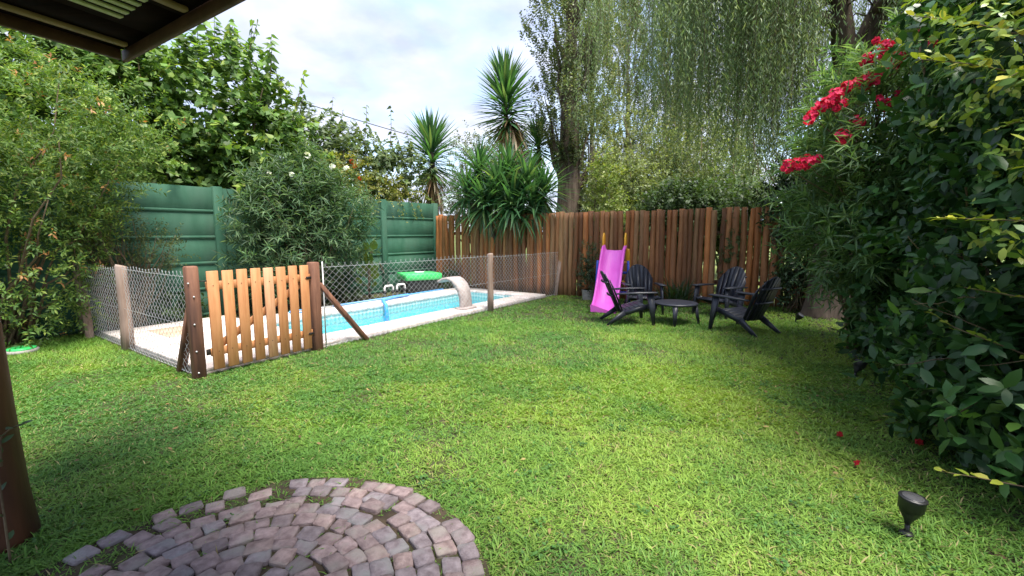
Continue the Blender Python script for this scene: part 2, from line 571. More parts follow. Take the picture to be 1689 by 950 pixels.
def stems(th, base, P, n_, r0=.02, spread=.2, mat='twig', name='stems', low=True):
    """woody stems from the foot of a shrub to some of its twigs"""
    g = Geo(); base = np.asarray(base, float)
    idx = rng.choice(len(P), min(n_, len(P)), replace=False)
    for i in idx:
        a = base + np.array([rng.uniform(-spread, spread), rng.uniform(-spread, spread), 0])
        pts = branch(a, P[i], 6, .08, .0)
        tube(g, pts, np.linspace(r0, r0 * .25, 6), 5, c=None)
    return g.build(name, mat, th, smooth=True)

# ================================================================== SETTING
POOL_U0, POOL_U1, POOL_V0, POOL_V1 = 1.85, 7.35, 0.62, 2.35


def hz(x, y):
    return .008 * snoise(np.asarray(x), np.asarray(y), 3, 1.6, 3)


def ring_sheet(name, mat, u0, u1, v0, v1, z):
    """sheet in the garden frame with the pool basin cut out"""
    a = [(u0, v0), (u1, v0), (u1, v1), (u0, v1)]
    b_ = [(POOL_U0, POOL_V0), (POOL_U1, POOL_V0), (POOL_U1, POOL_V1), (POOL_U0, POOL_V1)]
    v = [G(p[0], p[1], z) for p in a] + [G(p[0], p[1], z) for p in b_]
    f = [[i, (i + 1) % 4, 4 + (i + 1) % 4, 4 + i] for i in range(4)]
    g = Geo(); g.add(v, np.array(f))
    return g.build(name, mat)


struct(ring_sheet('ground', 'far_grass', -600, 600, -600, 600, -.07))
struct(ring_sheet('pool_surround', 'soil', 0.0, 8.9, 0.05, 4.3, -.012))

cs = .25
us = np.arange(-9, 10.01, cs); vs2 = np.arange(-9.95, 4.31, cs)
uu, vv = np.meshgrid(us, vs2, indexing='ij')
P = O2 + uu[..., None] * U2 + vv[..., None] * V2
lv = np.stack([P[..., 0], P[..., 1], hz(P[..., 0], P[..., 1])], -1)
nu, nv = uu.shape
fi = []
for i in range(nu - 1):
    for j in range(nv - 1):
        cu, cv = us[i] + cs / 2, vs2[j] + cs / 2
        if cu > 0 and cv > 0.05: continue
        fi.append([i * nv + j, (i + 1) * nv + j, (i + 1) * nv + j + 1, i * nv + j + 1])
g = Geo(); g.add(lv.reshape(-1, 3), np.array(fi))
struct(g.build('lawn', 'lawn_soil', None, smooth=True))

# dark earth bed under the right-hand hedge
bed = [(2.3, 1.0), (2.42, 2.2), (2.7, 3.0), (3.2, 3.9), (3.75, 4.8), (4.3, 5.8), (5.0, 7.2), (5.5, 8.3), (5.3, 9.5), (8.5, 8.5), (7.5, 4), (6, .5)]
g = Geo()
bp_ = []
for i in range(len(bed)):
    a = np.array(bed[i]); b_ = np.array(bed[(i + 1) % len(bed)])
    for k in range(4):
        q = a + (b_ - a) * k / 4 + rng.normal(size=2) * .09
        bp_.append((q[0], q[1], .010))
cen = np.array([[5.2, 4.5, .012]])
nb = len(bp_)
g.add(np.concatenate([cen, np.array(bp_)]), np.array([[0, 1 + i, 1 + (i + 1) % nb] for i in range(nb)]))
struct(g.build('hedge_bed', 'soil'))

# ------------------------------------------------------------------ cobbled patio
PC = np.array([-1.17, 1.74]); PR = 1.07
patio = None
g = Geo(); k = np.arange(48) / 48 * 2 * math.pi
rr = PR * (1 + .015 * np.sin(k * 5) + .01 * np.sin(k * 11))
g.add(np.concatenate([[[PC[0], PC[1], .016]], np.stack([PC[0] + rr * np.cos(k), PC[1] + rr * np.sin(k), np.full(48, .012)], 1)]),
      np.array([[0, 1 + i, 1 + (i + 1) % 48] for i in range(48)]))
patio = struct(g.build('patio', 'soil'))


def stone_mesh(i):
    r = np.random.default_rng(100 + i)
    q = np.array([[-.5, -.5], [.5, -.5], [.5, .5], [-.5, .5]]) * np.array([.114, .097]) * r.uniform(.93, 1.04, 2) + r.normal(size=(4, 2)) * .006
    # eight-cornered outline with clipped corners
    o8 = []
    for c in range(4):
        a, b_, d_ = q[c - 1], q[c], q[(c + 1) % 4]
        o8 += [b_ + (a - b_) * r.uniform(.04, .15), b_ + (d_ - b_) * r.uniform(.04, .15)]
    o8 = np.array(o8)
    v = []
    for sc_, z in ((1.0, -.045), (1.0, .0115), (.972, .0165), (.55, .0175)):
        for p in o8: v.append([p[0] * sc_, p[1] * sc_, z + (r.normal() * .0018 if z > 0.003 else 0)])
    v.append([0, 0, .019 + r.normal() * .002])
    f4 = []
    for lyr in range(3):
        for c in range(8):
            f4.append([lyr * 8 + c, lyr * 8 + (c + 1) % 8, (lyr + 1) * 8 + (c + 1) % 8, (lyr + 1) * 8 + c])
    f3 = [[24 + c, 24 + (c + 1) % 8, 32] for c in range(8)]
    gg = Geo(); gg.add(v, [np.array(f4), np.array(f3)])
    return gg.mesh('cobble', 'cobble')


stone_meshes = [stone_mesh(i) for i in range(10)]
STONES = []      # centre x, y, angle, half sizes


def add_stone(x, y, a, sink=0.0, sx=1., sy=1.):
    o = bpy.data.objects.new('cobble', stone_meshes[rng.integers(10)])
    o.location = (x, y, .016 - sink + rng.normal() * .003)
    o.rotation_euler = (rng.normal() * .028, rng.normal() * .028, a + rng.normal() * .06)
    o.scale = (sx, sy, 1)
    tone = rng.choice(4, p=[.45, .25, .2, .1])
    c = np.array([(1, .92, .93), (.9, .92, 1.0), (1.12, 1.02, .98), (.8, .78, .82)][tone]) * rng.uniform(.85, 1.15)
    o.color = (*[float(k_) for k_ in c], 1)
    o.parent = patio
    COL.objects.link(o)
    STONES.append((x, y, a, .053 * sx, .045 * sy))


for ri, rad_ in enumerate(np.arange(1.01, .07, -.100)):
    npc = max(3, int(round(2 * math.pi * rad_ / .117)))
    ph_ = rng.uniform(0, 6.28)
    wv = rng.uniform(0, 6.28)
    for q in range(npc):
        a = ph_ + (q + rng.normal() * .05) * 2 * math.pi / npc
        an = (math.degrees(a) + 180) % 360 - 180
        rr_ = rad_ + .012 * math.sin(a * 3 + wv) + rng.normal() * .004
        # the far and left rim is half swallowed by the lawn
        rim = (an > 70 or an < -150) and rad_ > .74
        if rim and rng.random() < .22: continue
        if rng.random() < .025: continue
        sink = .004 + .009 * rng.random() if rim else rng.random() * .003
        add_stone(PC[0] + rr_ * math.cos(a), PC[1] + rr_ * math.sin(a), a + math.pi / 2, sink, rng.uniform(.90, 1.05) * (2 * math.pi * rad_ / npc) / .117, rng.uniform(.94, 1.05))

# brick edging at the foot of the veranda
be = thing('brick_edging', 'short row of dark red bricks set in the grass beside the log post', 'edging', (-2.45, 1.86, 0))
for k_ in range(5):
    g = Geo()
    c = np.array([-2.25 - .235 * k_ * .82, 1.86 + .235 * k_ * .1 - .02, .02])
    cbox(g, c, .11, .055, .03, (1, -.12, 0), (.12, 1, 0), ch=.008)
    o = g.build('brick', 'brick_paving', be); q = rng.uniform(.8, 1.2); o.color = (q, q, q, 1)

# ------------------------------------------------------------------ swimming pool
pool = thing('swimming_pool', 'narrow turquoise swimming pool with pale pink stone coping behind the wire fence', 'swimming pool', G(4.6, 1.5, 0))
WL = -.085
g = Geo()
zb, zt = -1.35, -.17
for (a, b_) in (((POOL_U0, POOL_V0), (POOL_U1, POOL_V0)), ((POOL_U1, POOL_V0), (POOL_U1, POOL_V1)), ((POOL_U1, POOL_V1), (POOL_U0, POOL_V1)), ((POOL_U0, POOL_V1), (POOL_U0, POOL_V0))):
    g.add([G(*a, zb), G(*b_, zb), G(*b_, zt), G(*a, zt)], np.array([[0, 1, 2, 3]]))
g.add([G(POOL_U0, POOL_V0, zb), G(POOL_U1, POOL_V0, zb), G(POOL_U1, POOL_V1, zb), G(POOL_U0, POOL_V1, zb)], np.array([[0, 1, 2, 3]]))
g.build('basin', 'pool_shell', pool)
# steps inside the shallow end
g = Geo()
for k_ in range(3):
    c = G(POOL_U1 - .18 - .3 * k_, (POOL_V0 + POOL_V1) / 2, -.62 - .25 * k_)
    cbox(g, c, .17, (POOL_V1 - POOL_V0) / 2 - .03, .3, UX, VX, ZX, .02)
g.build('pool_step', 'pool_shell', pool)


def band(a, b_, name):
    gg = Geo()
    gg.add([G(*a, -.20), G(*b_, -.20), G(*b_, .03), G(*a, .03)], np.array([[0, 1, 2, 3]]))
    me = gg.mesh(name, 'waterline_tile', base=tuple(pool.location))
    ul = me.uv_layers.new(name='UVMap'); ln = math.hypot(b_[0] - a[0], b_[1] - a[1])
    for i, q in enumerate(((0, 0), (ln, 0), (ln, .23), (0, .23))): ul.data[i].uv = q
    return link(name, me, pool)


e_ = .006
band((POOL_U0, POOL_V1 - e_), (POOL_U1, POOL_V1 - e_), 'waterline_tiles')
band((POOL_U1 - e_, POOL_V0), (POOL_U1 - e_, POOL_V1), 'waterline_tiles')
band((POOL_U0 + e_, POOL_V0), (POOL_U0 + e_, POOL_V1), 'waterline_tiles')
band((POOL_U0, POOL_V0 + e_), (POOL_U1, POOL_V0 + e_), 'waterline_tiles')
g = Geo()
g.add([G(POOL_U0, POOL_V0, WL), G(POOL_U1, POOL_V0, WL), G(POOL_U1, POOL_V1, WL), G(POOL_U0, POOL_V1, WL)], np.array([[0, 1, 2, 3]]))
g.build('water', 'pool_water', pool)
# skimmer frame in the far end wall
g = Geo()
for (va, vb, za, zb2) in ((1.05, 1.5, -.02, .005), (1.05, 1.08, -.17, -.02), (1.47, 1.5, -.17, -.02)):
    cbox(g, G(POOL_U1 - .02, (va + vb) / 2, (za + zb2) / 2), .012, (vb - va) / 2, (zb2 - za) / 2, UX, VX, ZX, .003)
g.build('skimmer_frame', 'white_plastic', pool)


def slab(u0, u1, v0, v1, z, th_, name, mat, parent, ch=.012):
    gg = Geo()
    cbox(gg, G((u0 + u1) / 2, (v0 + v1) / 2, z - th_ / 2), (u1 - u0) / 2 - .003, (v1 - v0) / 2 - .003, th_ / 2, UX, VX, ZX, ch)
    o = gg.build(name, mat, parent)
    q = rng.uniform(.9, 1.04)
    o.color = (q, q * rng.uniform(.97, 1.0), q * rng.uniform(.95, 1.0), 1)
    return o


CW = .46
n_ = 12
for k_ in range(n_):
    a = POOL_U0 + (POOL_U1 - POOL_U0) * k_ / n_; b_ = POOL_U0 + (POOL_U1 - POOL_U0) * (k_ + 1) / n_
    slab(a, b_, POOL_V0 - .5, POOL_V0 + .03, .07, .10, 'coping_slab', 'coping', pool, .02)
    slab(a, b_, POOL_V1 - .03, POOL_V1 + .62, .07, .10, 'coping_slab', 'coping', pool, .02)
for k_ in range(6):
    a = POOL_V0 - .5 + 2.85 * k_ / 6; b_ = POOL_V0 - .5 + 2.85 * (k_ + 1) / 6
    slab(POOL_U1, POOL_U1 + .52, a, b_, .068, .10, 'coping_slab', 'coping', pool, .02)
deck = struct(slab(0.06, POOL_U0, .10, 3.62, .035, .05, 'pool_deck', 'paver', None))
for i in range(4):
    for j in range(8):
        a = .06 + (POOL_U0 - .06) * i / 4; b_ = .06 + (POOL_U0 - .06) * (i + 1) / 4
        c = .10 + 3.52 * j / 8; d_ = .10 + 3.52 * (j + 1) / 8
        o = slab(a, b_, c, d_, .068 + rng.normal() * .0008, .04, 'paver', 'paver', None, .004)
        o.parent = deck
        if i == 1 and j in (5, 6): o.color = (.78, .62, .47, 1)

# ------------------------------------------------------------------ green precast wall
wall = thing('precast_wall', 'green painted precast concrete slab wall with grooved panels behind the pool', 'wall', G(2, 4.2, 0))
POSTS = [-5.98, -3.96, -1.94, .08, 2.1, 4.12, 6.14, 8.12]
for i, pu in enumerate(POSTS):
    g = Geo(); cbox(g, G(pu, 4.2, 1.22), .085, .075, 1.28, UX, VX, ZX, .012); g.build('post', 'green_paint', wall)
for i in range(len(POSTS) - 1):
    a, b_ = POSTS[i] + .07, POSTS[i + 1] - .07
    for r_ in range(5):
        g = Geo()
        z0 = r_ * .495; h_ = .495
        tilt = rng.normal() * .003
        cbox(g, G((a + b_) / 2, 4.215 + rng.normal() * .003, z0 + h_ / 2), (b_ - a) / 2, .03, h_ / 2 - .0005, UX, VX + ZX * tilt, ZX, .003)
        # raised lip along the lower edge of each slab
        cbox(g, G((a + b_) / 2, 4.185, z0 + .045), (b_ - a) / 2 - .01, .022, .028, UX, VX, ZX, .012)
        g.build('panel', 'green_paint', wall)

# ------------------------------------------------------------------ log fence
fence = thing('log_fence', 'tall fence of upright reddish brown round logs along the back of the lawn', 'fence', G(8.6, 0, 0))
FP = [(8.14, 4.1), (8.38, -.4), (9.1, -4.1), (9.55, -7.2)]
seg = []
for a, b_ in zip(FP[:-1], FP[1:]):
    seg.append((np.array(a), np.array(b_), math.hypot(b_[0] - a[0], b_[1] - a[1])))
s_ = 0.0
total = sum(q[2] for q in seg)


def on_fence(s):
    for a, b_, ln in seg:
        if s <= ln: return a + (b_ - a) * s / ln
        s -= ln
    return seg[-1][1]


LOGTOP = {}
k_ = 0
while s_ < total:
    u_, v_ = on_fence(s_)
    gapy = s_ > 7.4
    r0 = rng.uniform(.054, .077)
    h_ = 2.13 + rng.normal() * .014 + .05 * np.clip((s_ - 5) / 5, 0, 1)
    p = G(u_ + rng.normal() * .022, v_, 0)
    zs = np.array([-.05, .3, .62, .95, 1.3, 1.65, 1.95, h_])
    wb = np.cumsum(rng.normal(size=(8, 2)) * .0055, 0)
    wb -= wb[0] * .5
    pts = np.stack([p[0] + wb[:, 0], p[1] + wb[:, 1], zs], 1)
    rad = r0 * (1 + rng.normal(size=8) * .05) * np.linspace(1.06, .93, 8)
    g = Geo(); tube(g, pts, rad, 11, wob=.05)
    o = g.build('log', 'log', fence, smooth=True)
    tone = rng.choice(4, p=[.4, .25, .2, .15])
    c = np.array([(1, 1, 1), (1.35, 1.15, .9), (.62, .6, .6), (.95, 1.15, 1.3)][tone]) * rng.uniform(.7, 1.25)
    o.color = (*[float(q) for q in c], 1)
    s_ += r0 * 2 + (rng.uniform(-.004, .03) if gapy else rng.uniform(-.012, -.001))
    k_ += 1
for z_ in (.5, 1.6):
    g = Geo()
    for a, b_, ln in seg:
        bar(g, G(a[0] + .1, a[1], z_), G(b_[0] + .1, b_[1], z_), .09, .05, ZX)
    g.build('rail', 'post_wood', fence)


# ------------------------------------------------------------------ wire fence round the pool
def wire_mesh(th, p0, p1, h0, h1, off=(0, 0, 0)):
    """woven diamonds: zig-zag wires hooked into each other"""
    p0 = np.asarray(p0, float); p1 = np.asarray(p1, float)
    ln = np.linalg.norm(p1 - p0); d = (p1 - p0) / ln; nn = np.array([-d[1], d[0], 0])
    pw, ph = .052, .045
    nw = int(ln / pw); nh = int((h1 - h0) / ph)
    g = Geo()
    for i in range(nw):
        s = np.arange(nh + 1)
        xx = (i + ((s + i) % 2)) * pw
        xx = np.minimum(xx, ln)
        sag = .010 * np.sin(xx / ln * 19) + .006 * np.sin(xx * 3.1)
        zt_ = h0 + s * ph + sag * (s / nh)
        bow = .012 * np.sin(xx * 2.3) * np.sin(s / nh * 3.1)
        pts = p0 + np.outer(xx, d) + np.outer(((s % 2) - .5) * .006 + bow, nn) + np.outer(zt_, ZX)
        # little twisted hook at the top
        tip = pts[-1] + np.array([0, 0, .028]) + d * (.012 if (nh + i) % 2 == 0 else -.012)
        pts = np.concatenate([pts, [tip]])
        tube(g, pts, .0026, 3, cap=False)
    o = g.build('wire_mesh', 'steel', th, smooth=True); o['kind'] = 'stuff'
    g = Geo()
    for z_ in (h0 + .02, (h0 + h1) / 2, h1 - .02):
        xs = np.linspace(0, ln, 12)
        tube(g, p0 + np.outer(xs, d) + np.outer(np.full(12, .008), nn) + np.outer(z_ - .006 * np.sin(xs / ln * math.pi), ZX), .0022, 4)
    g.build('tension_wire', 'steel', th, smooth=True)


def round_post(th, u_, v_, h_, r_=.055, mat='grey_wood', lean=(0, 0)):
    g = Geo(); p = G(u_, v_)
    zs = np.array([-.05, .3, .6, .9, h_ - .02, h_])
    pts = np.stack([p[0] + lean[0] * zs + rng.normal(size=6) * .003, p[1] + lean[1] * zs + rng.normal(size=6) * .003, zs], 1)
    tube(g, pts, np.array([1.08, 1.04, 1, .98, .96, .86]) * r_, 12, wob=.025)
    return g.build('post', mat, th, smooth=False)


def sawn_post(th, u_, v_, h_, s=.062, mat='post_wood'):
    g = Geo(); cbox(g, G(u_, v_, h_ / 2 - .03), s, s, h_ / 2 + .03, UX, VX, ZX, .014)
    return g.build('post', mat, th)


ff = thing('wire_fence', 'long wire mesh fence between lawn and pool, running from the gate to the log fence', 'fence', G(1.43, 0, 0), 'wire fences round the pool')
sawn_post(ff, 1.43, 0, 1.22)
round_post(ff, 5.35, 0, 1.19, .062)
g = Geo(); bar(g, G(1.5, .0, .92), G(2.27, .0, -.03), .085, .06, VX); g.build('brace', 'post_wood', ff)
g = Geo(); bar(g, G(8.1, -.02, -.02), G(8.33, -.02, .92), .085, .05, VX); g.build('brace', 'grey_wood', ff)
g = Geo(); tube(g, [G(1.555, -.02, 0), G(1.555, -.02, 1.22)], .009, 6); g.build('tension_bar', 'steel', ff)
wire_mesh(ff, G(1.56, -.005), G(5.33, -.005), .03, 1.16)
wire_mesh(ff, G(5.37, -.005), G(8.28, -.005), .03, 1.14)

fl = thing('wire_fence', 'short wire mesh fence from the gate to the bushy shrub on the left', 'fence', G(0, 0, 0), 'wire fences round the pool')
sawn_post(fl, 0, 0, 1.25, .058)
round_post(fl, 0, 2.24, 1.17, .07, lean=(.0, .01))
round_post(fl, -.05, 4.05, 1.15, .05)
g = Geo(); bar(g, G(.0, .07, .78), G(.0, .50, -.03), .09, .06, UX); g.build('brace', 'post_wood', fl)
g = Geo(); bar(g, G(-.02, 4.0, .75), G(-.1, 3.55, -.03), .10, .06, UX); g.build('brace', 'grey_wood', fl)
wire_mesh(fl, G(-.01, .07), G(-.01, 2.18), .02, 1.15)
wire_mesh(fl, G(-.01, 2.30), G(-.01, 4.03), .02, 1.13)
for z_ in (.08, .32, .62, .92, 1.07):
    g = Geo(); c = G(-.02 + rng.normal() * .02, -.06, z_)
    tube(g, [c + VX * .004, c - VX * .008, c - VX * .012], [.009, .009, .004], 7); g.build('bolt', 'steel', fl)

# ------------------------------------------------------------------ picket gate
gate = thing('picket_gate', 'orange brown wooden picket gate with diagonal brace closing the pool fence', 'gate', G(.75, 0, 0))
for i in range(8):
    c = .195 + i * .155
    tp = 1.185 + rng.normal() * .004; w_ = .116 + rng.normal() * .003
    g = Geo(); cbox(g, G(c, -.03, (.07 + tp) / 2), w_ / 2, .011, (tp - .07) / 2, UX, VX, ZX + UX * rng.normal() * .004, .004)
    o = g.build('picket', 'gate_wood', gate)
    q = rng.uniform(.88, 1.08); o.color = (q, q * (1.0 if i != 4 else 1.15), q * (1.0 if i != 4 else 1.5), 1)
    for z_ in (.27, 1.02):
        g = Geo(); p = G(c + rng.normal() * .008, -.042, z_ + rng.normal() * .006); tube(g, [p, p - VX * .003], .005, 6); g.build('nail', 'iron', o)
for z_ in (.27, 1.02):
    g = Geo(); cbox(g, G(.75, -.006, z_), .62, .0125, .047, UX, VX, ZX, .004); o = g.build('rail', 'gate_wood', gate); o.color = (.95, .95, .95, 1)
g = Geo(); bar(g, G(.2, .022, .31), G(1.27, .022, .95), .085, .022, ZX); o = g.build('brace', 'gate_wood', gate); o.color = (1, 1, 1, 1)
for z_ in (.27, 1.02):
    g = Geo(); cbox(g, G(1.345, -.045, z_), .05, .003, .016, UX, VX, ZX, .001); g.build('hinge', 'iron', gate)
g = Geo(); cbox(g, G(.10, -.02, .28), .02, .006, .035, UX, VX, ZX, .002); tube(g, [G(.06, -.03, 1.08), G(.17, -.03, 1.08)], .006, 6); g.build('latch', 'iron', gate)

# ------------------------------------------------------------------ veranda: roof and post
RC = np.array([-2.49, 3.09])
ra_ = np.array([.84, -.5426]); rb_ = np.array([-.41, -.912])     # along the two eaves from the corner
RA = np.array([*ra_, 0]); RB = np.array([*nrm(rb_), 0])


def RP(a, b_, z): return np.array([RC[0], RC[1], 0]) + RA * a + RB * b_ + ZX * z


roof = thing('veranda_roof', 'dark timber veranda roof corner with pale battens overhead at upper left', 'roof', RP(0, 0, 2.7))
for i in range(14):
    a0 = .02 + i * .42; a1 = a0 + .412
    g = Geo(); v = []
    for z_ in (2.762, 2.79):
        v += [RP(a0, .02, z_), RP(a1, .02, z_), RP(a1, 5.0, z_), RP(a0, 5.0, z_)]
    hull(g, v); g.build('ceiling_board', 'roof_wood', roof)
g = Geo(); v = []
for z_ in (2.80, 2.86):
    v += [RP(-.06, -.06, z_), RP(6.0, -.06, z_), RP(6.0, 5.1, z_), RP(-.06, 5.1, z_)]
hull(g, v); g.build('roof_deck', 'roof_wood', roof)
g = Geo(); bar(g, RP(-.02, 0, 2.735), RP(6, 0, 2.735), .07, .03, ZX); g.build('fascia', 'fascia_wood', roof)
g = Geo(); bar(g, RP(0, .03, 2.735), RP(0, 5, 2.735), .07, .03, ZX); g.build('fascia', 'fascia_wood', roof)
for a in (.17, .98, 1.80, 2.65):
    g = Geo(); bar(g, RP(a, .05, 2.748), RP(a, 5, 2.748), .045, .024, RA); g.build('batten', 'batten_wood', roof)
for i in range(5):
    a = .57 + i * .08
    g = Geo(); bar(g, RP(a, .20, 2.752), RP(a, .72, 2.752), .036, .012, RA, .002); g.build('slat', 'roof_sheet', roof)

g = Geo()
zs = np.array([-.05, .03, .25, .7, 1.2, 1.7, 2.2, 2.66])
xo = np.array([.0, 0, -.003, -.008, -.006, -.010, -.012, -.015])
pts = np.stack([-2.685 + xo, np.full(8, 2.2), zs], 1)
tube(g, pts, np.array([.165, .158, .142, .132, .122, .112, .104, .1]), 20, wob=.02)
o = g.build('log_post', 'stained_log', None, smooth=True)
tag(o, 'thick dark red brown log post of the veranda at the left edge', 'post')

# ================================================================== OBJECTS ON THE LAWN
def copy_tree(o, parent=None):
    c = o.copy(); COL.objects.link(c); c.parent = parent
    for ch in list(o.children): copy_tree(ch, c)
    return c


def make_chair():
    t_ = thing('garden_chair', '', 'chair', (0, 0, 0), 'black garden chairs round the low table')
    # seat: six cross slats following a dipped curve
    ys = np.linspace(-.37, .10, 7)
    zf = lambda y: .375 - .30 * (y + .37) + .10 * max(0, y + .1) ** 2 + (-.9 * max(0, -.30 - y))
    for i in range(6):
        a, b_ = ys[i] + .003, ys[i + 1] - .003
        g = Geo(); bar(g, (0, a, zf(a)), (0, b_, zf(b_)), .50, .022, (1, 0, 0), .005); g.build('seat_slat', 'black_plastic', t_, smooth=False)
    # back: fan of seven slats, reclined and hollowed, rounded crown
    n7 = 7
    for i in range(n7):
        q = (i - 3) / 3
        x0, x1 = q * .205, q * .275
        w0, w1 = .064, .089
        topf = lambda t_q: .80 - .235 * abs(t_q) ** 2.3
        top = topf(q)
        y0, z0 = .07 - .03 * (1 - q * q) * 0 + .0, .215
        dy_, dz_ = .40, .905
        bow = .045 * (1 - q * q)
        p = lambda s, xo: np.array([x0 + (x1 - x0) * s / .8 + xo, y0 + dy_ * s + bow, z0 + dz_ * s])
        nrm_ = nrm(np.array([0, -dz_, dy_]))
        pts = []
        for s, w_ in ((0, w0), (.4, (w0 + w1) / 2), (min(topf(q - .16), topf(q + .16)) - .01, w1)):
            for sx in (-1, 1):
                for th_ in (-.009, .009):
                    pts.append(p(s, sx * w_ / 2) + nrm_ * th_)
        for xo_ in (-.5, 0, .5):
            for th_ in (-.009, .009):
                pts.append(p(topf(q + xo_ * .31), xo_ * w1) + nrm_ * th_)
        g = Geo(); hull(g, pts); g.build('back_slat', 'black_plastic', t_)
    for s, ln in ((.34, .215), (.60, .235)):
        g = Geo(); c = np.array([0, .07 + .4 * s + .055, .215 + .905 * s - .01])
        xs = np.linspace(-ln, ln, 7)
        tube(g, np.stack([xs, c[1] + .03 * (1 - (xs / ln) ** 2), np.full(7, c[2])], 1), .018, 6); g.build('back_rail', 'black_plastic', t_)
    for sx in (-1, 1):
        # slanting rear leg doubles as seat rail
        g = Geo(); x = sx * .265
        for (A, B, wa, wb) in (((-.37, .345), (.10, .205), .075, .085), ((.06, .225), (.36, 0.0), .10, .06)):
            pts = []
            d = nrm(np.array([B[0] - A[0], B[1] - A[1]])); pn = np.array([-d[1], d[0]])
            for pt, w_, xx in ((A, wa, x), (B, wb, x + sx * .035 * (B[1] < .05))):
                for s in (-.5, .5):
                    for tx in (-.016, .016):
                        pts.append((xx + tx, pt[0] + pn[0] * w_ * s, max(0, pt[1] + pn[1] * w_ * s)))
            hull(g, pts)
        g.build('rear_leg', 'black_plastic', t_)
        # front leg: narrow at the ground, widening to the arm
        g = Geo(); pts = []
        for z_, y_, wy, xx in ((0, -.43, .045, sx * .355), (.30, -.385, .075, sx * .335), (.575, -.36, .13, sx * .325)):
            for s in (-.5, .5):
                for tx in (-.015, .015): pts.append((xx + tx, y_ + wy * s, z_))
        hull(g, pts)
        bar(g, (sx * .27, -.35, .33), (sx * .335, -.37, .33), .05, .05, ZX)
        g.build('front_leg', 'black_plastic', t_)
        g = Geo(); pts = []
        for y_, wa, wb in ((-.47, .045, .045), (-.44, .062, .062), (-.15, .058, .055), (.22, .035, .03)):
            for z_ in (.575, .597):
                pts += [(sx * .335 - wa, y_, z_ - .02 * (y_ > .1)), (sx * .335 + wb, y_, z_ - .02 * (y_ > .1))]
        hull(g, pts); g.build('armrest', 'black_plastic', t_)
    return t_


chair = make_chair()
CH = [((2.02, 8.10), (1.0, .02), 'black plastic garden chair seen from its side in front of the pink slide'),
      ((2.66, 9.32), (-.08, -1), 'black plastic garden chair facing the camera, right of the pink slide'),
      ((4.16, 8.88), (-.85, -.53), 'black plastic garden chair behind the other one to the right of the round table'),
      ((3.84, 7.30), (-.47, .88), 'nearest black plastic garden chair on the right, its back turned to the camera')]
for i, (p, f, lab) in enumerate(CH):
    o = chair if i == 0 else copy_tree(chair)
    o.location = (p[0], p[1], 0.0)
    o.rotation_euler = (0, 0, math.atan2(f[1], f[0]) + math.pi / 2)
    o['label'] = lab

# low round table
tb = thing('low_table', 'low round black plastic garden table standing between the four chairs', 'table', (2.93, 8.06, 0))
g = Geo(); pr_ = [(.0, .385), (.33, .385), (.372, .378), (.38, .362), (.37, .345), (.30, .345)]
k = np.arange(28) / 28 * 2 * math.pi
v = [[2.93, 8.06, .388]]
for r_, z_ in pr_[1:]:
    v += [[2.93 + r_ * math.cos(a), 8.06 + r_ * math.sin(a), z_] for a in k]
f3 = [[0, 1 + i, 1 + (i + 1) % 28] for i in range(28)]
f4 = [[1 + l_ * 28 + i, 1 + (l_ + 1) * 28 + i, 1 + (l_ + 1) * 28 + (i + 1) % 28, 1 + l_ * 28 + (i + 1) % 28] for l_ in range(4) for i in range(28)]
g.add(v, [np.array(f3), np.array(f4)]); g.build('table_top', 'black_plastic', tb)
for a in (R(-110), R(-20), R(70), R(160)):
    g = Geo(); e = np.array([math.cos(a), math.sin(a), 0]); q = np.array([-e[1], e[0], 0]); c = np.array([2.93, 8.06, 0])
    pts = []
    for r_, z_, w_, th_ in ((.30, .35, .10, .06), (.37, .34, .09, .03), (.38, .0, .045, .022), (.42, .0, .045, .01)):
        for s in (-1, 1): pts.append(c + e * r_ + q * s * w_ / 2 + ZX * z_)
    hull(g, pts); g.build('leg', 'black_plastic', tb)

# ------------------------------------------------------------------ slide
B0 = np.array([1.83, 9.02, 0]); B1 = np.array([2.36, 10.42, 0])
sdv = nrm(B1 - B0); sx_ = np.array([sdv[1], -sdv[0], 0])
slide = thing('garden_slide', 'magenta pink plastic slide with yellow handrails in front of the log fence', 'slide', B0)
prof = [(0.0, .05), (.12, .055), (.26, .11), (.42, .24), (.60, .44), (.80, .69), (1.0, .94), (1.18, 1.15), (1.26, 1.21), (1.40, 1.22)]
cs_ = [(a * .88, b_) for a, b_ in [(-.285, -.03), (-.30, .10), (-.285, .125), (-.25, .125), (-.235, .09), (-.205, .012), (0, 0), (.205, .012), (.235, .09), (.25, .125), (.285, .125), (.30, .10), (.285, -.03), (0, -.03)]]
v = []
pp = np.array(prof); tg = nrm(np.gradient(pp, axis=0))
for (s, z_), tn_ in zip(prof, tg):
    nl = sdv * -tn_[1] + ZX * tn_[0]
    for cx, cz in cs_: v.append(B0 + sdv * s + ZX * z_ + sx_ * cx + nl * cz)
nc = len(cs_)
f = [[i * nc + j, i * nc + (j + 1) % nc, (i + 1) * nc + (j + 1) % nc, (i + 1) * nc + j] for i in range(len(prof) - 1) for j in range(nc)]
g = Geo(); g.add(v, np.array(f))
g.add([v[j] for j in range(nc)], np.array([[0, 1, 12], [1, 2, 12]]))
o = g.build('chute', 'pink_plastic', slide, smooth=False)
